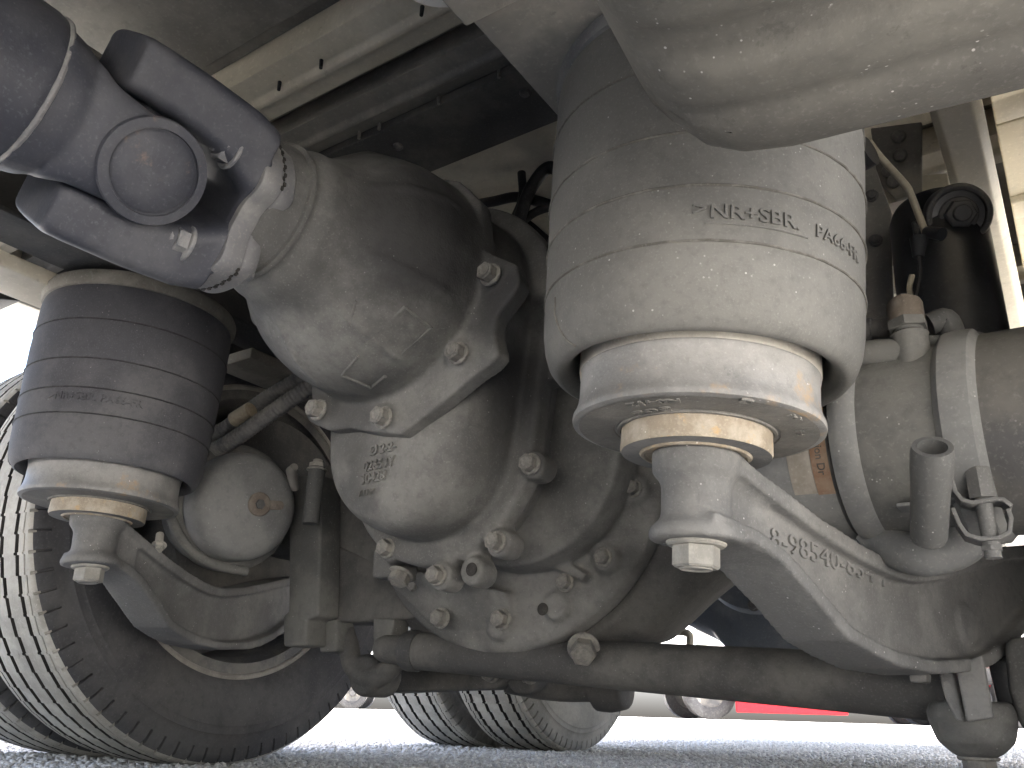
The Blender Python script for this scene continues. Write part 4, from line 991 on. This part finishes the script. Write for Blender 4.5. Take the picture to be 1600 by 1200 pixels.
for i, (lab, pts, r) in enumerate((
    ('black hose arching up beside the near air spring', [(905, 300), (862, 262), (832, 290), (812, 340), (795, 400)], .012),
    ('black hose running level from casing to near air spring', [(730, 322), (770, 315), (810, 308), (860, 320), (900, 330)], .010),
    ('black hose looping low behind the near air spring', [(760, 345), (790, 352), (815, 345), (850, 372), (895, 410)], .009),
    ('thin black hose crossing the tangle left of near air spring', [(815, 270), (816, 310), (800, 350), (780, 400)], .008),
    ('dusty thin hose in the tangle left of near air spring', [(880, 318), (840, 330), (812, 348), (770, 372)], .008))):
    hose(lab, [at(x, y, 'y', -.02 + .03 * (i % 3)) for x, y in pts], r, M['hose'])
solo('breather_cap', MB().lathe([(0, -.016), (.02, -.014), (.024, 0), (.024, .03), (0, .03)], at(723, 316, 'y', -.10), (0, .3, -1), 24), M['hose'], 'black round breather cap on top of the gear casing', 'breather cap')

# ================================================================== second axle behind
ra_ = thing('rear_axle', (0, 1.32, .3), 'blue black second axle behind the first, below the torque tube gap', 'rear axle')
mb = MB(); mb.lathe([(.08, -.16), (.15, -.14), (.22, -.07), (.235, 0), (.22, .1), (.1, .15)], (0, 1.32, .45), (0, 1, 0), 48); mb.tube([(-.66, 1.34, .45), (-.3, 1.34, .45), (-.15, 1.34, .45), (.15, 1.34, .45), (.3, 1.34, .45), (.66, 1.34, .45)], [.075, .085, .16, .16, .085, .075], 28)
part('axle_housing', mb, M['blue'], ra_, remesh=.009, relax=6)
mb = MB().lathe([(.05, .0), (.14, .02), (.15, .05), (.14, .12), (.05, .16)], (.02, .98, .50), (0, 1, 0), 40); part('gear_case', mb, M['blue'], ra_)
for a in range(8): bolt(Vector((.02 + .13 * math.cos(a * PI / 4), .995, .5 + .13 * math.sin(a * PI / 4))), (0, -1, 0), .016, ra_, 'bolt_dark')
mb = MB(); mb.tube([(.02, .25, .56), (.02, .98, .51)], .045, 24); part('inter_axle_shaft', mb, M['black'], ra_)
for s in (-1, 1):
    t = thing('rear_air_spring', (s * .45, .85, .36), ('near' if s > 0 else 'far') + ' rear air spring behind the first axle, mostly hidden', 'air spring', 'rear air springs')
    mb = MB().lathe([(.06, 0), (.10, .0), (.10, .08), (.12, .05), (.137, .10), (.14, .3), (.12, .32), (0, .32)], (s * .45, .85, .36), (0, 0, 1), 48); part('bellows', mb, M['rubber_far'], t)
mb = MB()
for s in (-1, 1):
    t = solo('rear_trailing_beam', MB().prism([(s * .47, .80, .34), (s * .47, 1.0, .26), (s * .5, 1.32, .28), (s * .5, 1.32, .37), (s * .48, 1.0, .34), (s * .47, .80, .37)], (s * .06, 0, 0)), M['cast_dark'], ('near' if s > 0 else 'far') + ' rear arm behind the first axle, mostly hidden', 'trailing arm', 'rear arms', bevel=.008)
# small rear pipes seen in the gap above the torque tube
for i, (lab, pts, r) in enumerate((('pale thin pipe seen in the gap above the torque tube', [(1010, 975), (1040, 985), (1075, 990), (1078, 1010)], .008), ('short tan pipe elbow in the gap left of near trailing arm', [(1000, 965), (1020, 970), (1032, 990)], .016))):
    hose(lab, [at(x, y, 'y', .62) for x, y in pts], r, M['wire'], 'brake_pipe')

# ================================================================== other trucks across the yard
def far_truck(px, d, ang, col, label, L=7.5, skirt=True, cabcol=None):
    p = dep(px, 1118, d); base = Vector((p.x, p.y, ground_z(p.x, p.y)))
    t = thing('parked_truck', base, label, 'truck', 'trucks parked across the yard')
    X = (RIGHT * math.cos(ang) + _f * math.sin(ang)); X.z = 0; X.normalize(); Y = Vector((-X.y, X.x, 0)); Z = Vector((0, 0, 1))
    def B(name, c, h, m, parent=t, bev=.02): return part(name, MB().box(base + X * c[0] + Y * c[1] + Z * c[2], h, X, Y, Z), m, parent, bevel=bev)
    B('cargo_box', (1.2, 1.2, 2.3), (3.0, 1.2, 1.25), M['white'])
    B('chassis', (0.2, 1.2, .85), (3.9, .45, .12), M['grey'])
    cab = B('cab', (-3.0, 1.2, 1.85), (.95, 1.2, 1.15), cabcol or col, bev=.12)
    B('windscreen', (-3.3, 1.2, 2.3), (.67, 1.21, .38), M['glass'], cab, bev=.05)
    B('bumper', (-3.6, 1.2, .55), (.42, 1.22, .22), col)
    if skirt: B('side_skirt', (-.55, .04, .52), (.92, .03, .40), col)
    B('side_guard', (1.5, .05, .62), (.9, .03, .06), M['white']); B('side_guard', (1.5, .05, .38), (.9, .03, .05), M['grey'])
    B('tail_bumper', (4.0, 1.2, .55), (.06, 1.1, .08), M['grey'])
    B('fuel_tank', (.9, .35, .58), (.35, .25, .25), M['white'])
    for x in (-1.78, 2.6, 3.55):
        for y in (.50, 1.95):
            w = thing_part_wheel(t, base + X * x + Y * y + Z * .44, Y)
    for x in (-1.3, .1, 1.6): B('marker_lamp', (x, .0, .95), (.05, .02, .03), M['amber'], bev=.005)
    return t
def thing_part_wheel(t, c, ax):
    mb = MB().lathe([(.26, -.10), (.40, -.12), (.44, -.10), (.44, .10), (.40, .12), (.26, .10)], c, ax, 32, cap=False); w = part('wheel', mb, M['hose'], t)
    mb = MB().lathe([(.26, -.10), (.25, -.05), (.10, -.02), (.08, -.09), (0, -.09)], c, ax, 28, cap=False); part('hub', mb, M['frame'], w); return w
far_truck(1292, 13.5, .05, M['red'], 'red truck with a long side skirt across the bright yard', cabcol=M['white'])
far_truck(1900, 15.5, .10, M['red'], 'second red truck parked right of the first, mostly hidden', skirt=False)
far_truck(1560, 23, .02, M['white'], 'long pale truck far behind the red one at the right', skirt=False, cabcol=M['red'])
far_truck(640, 24, .0, M['white'], 'white truck far off behind the left tyres', skirt=False)
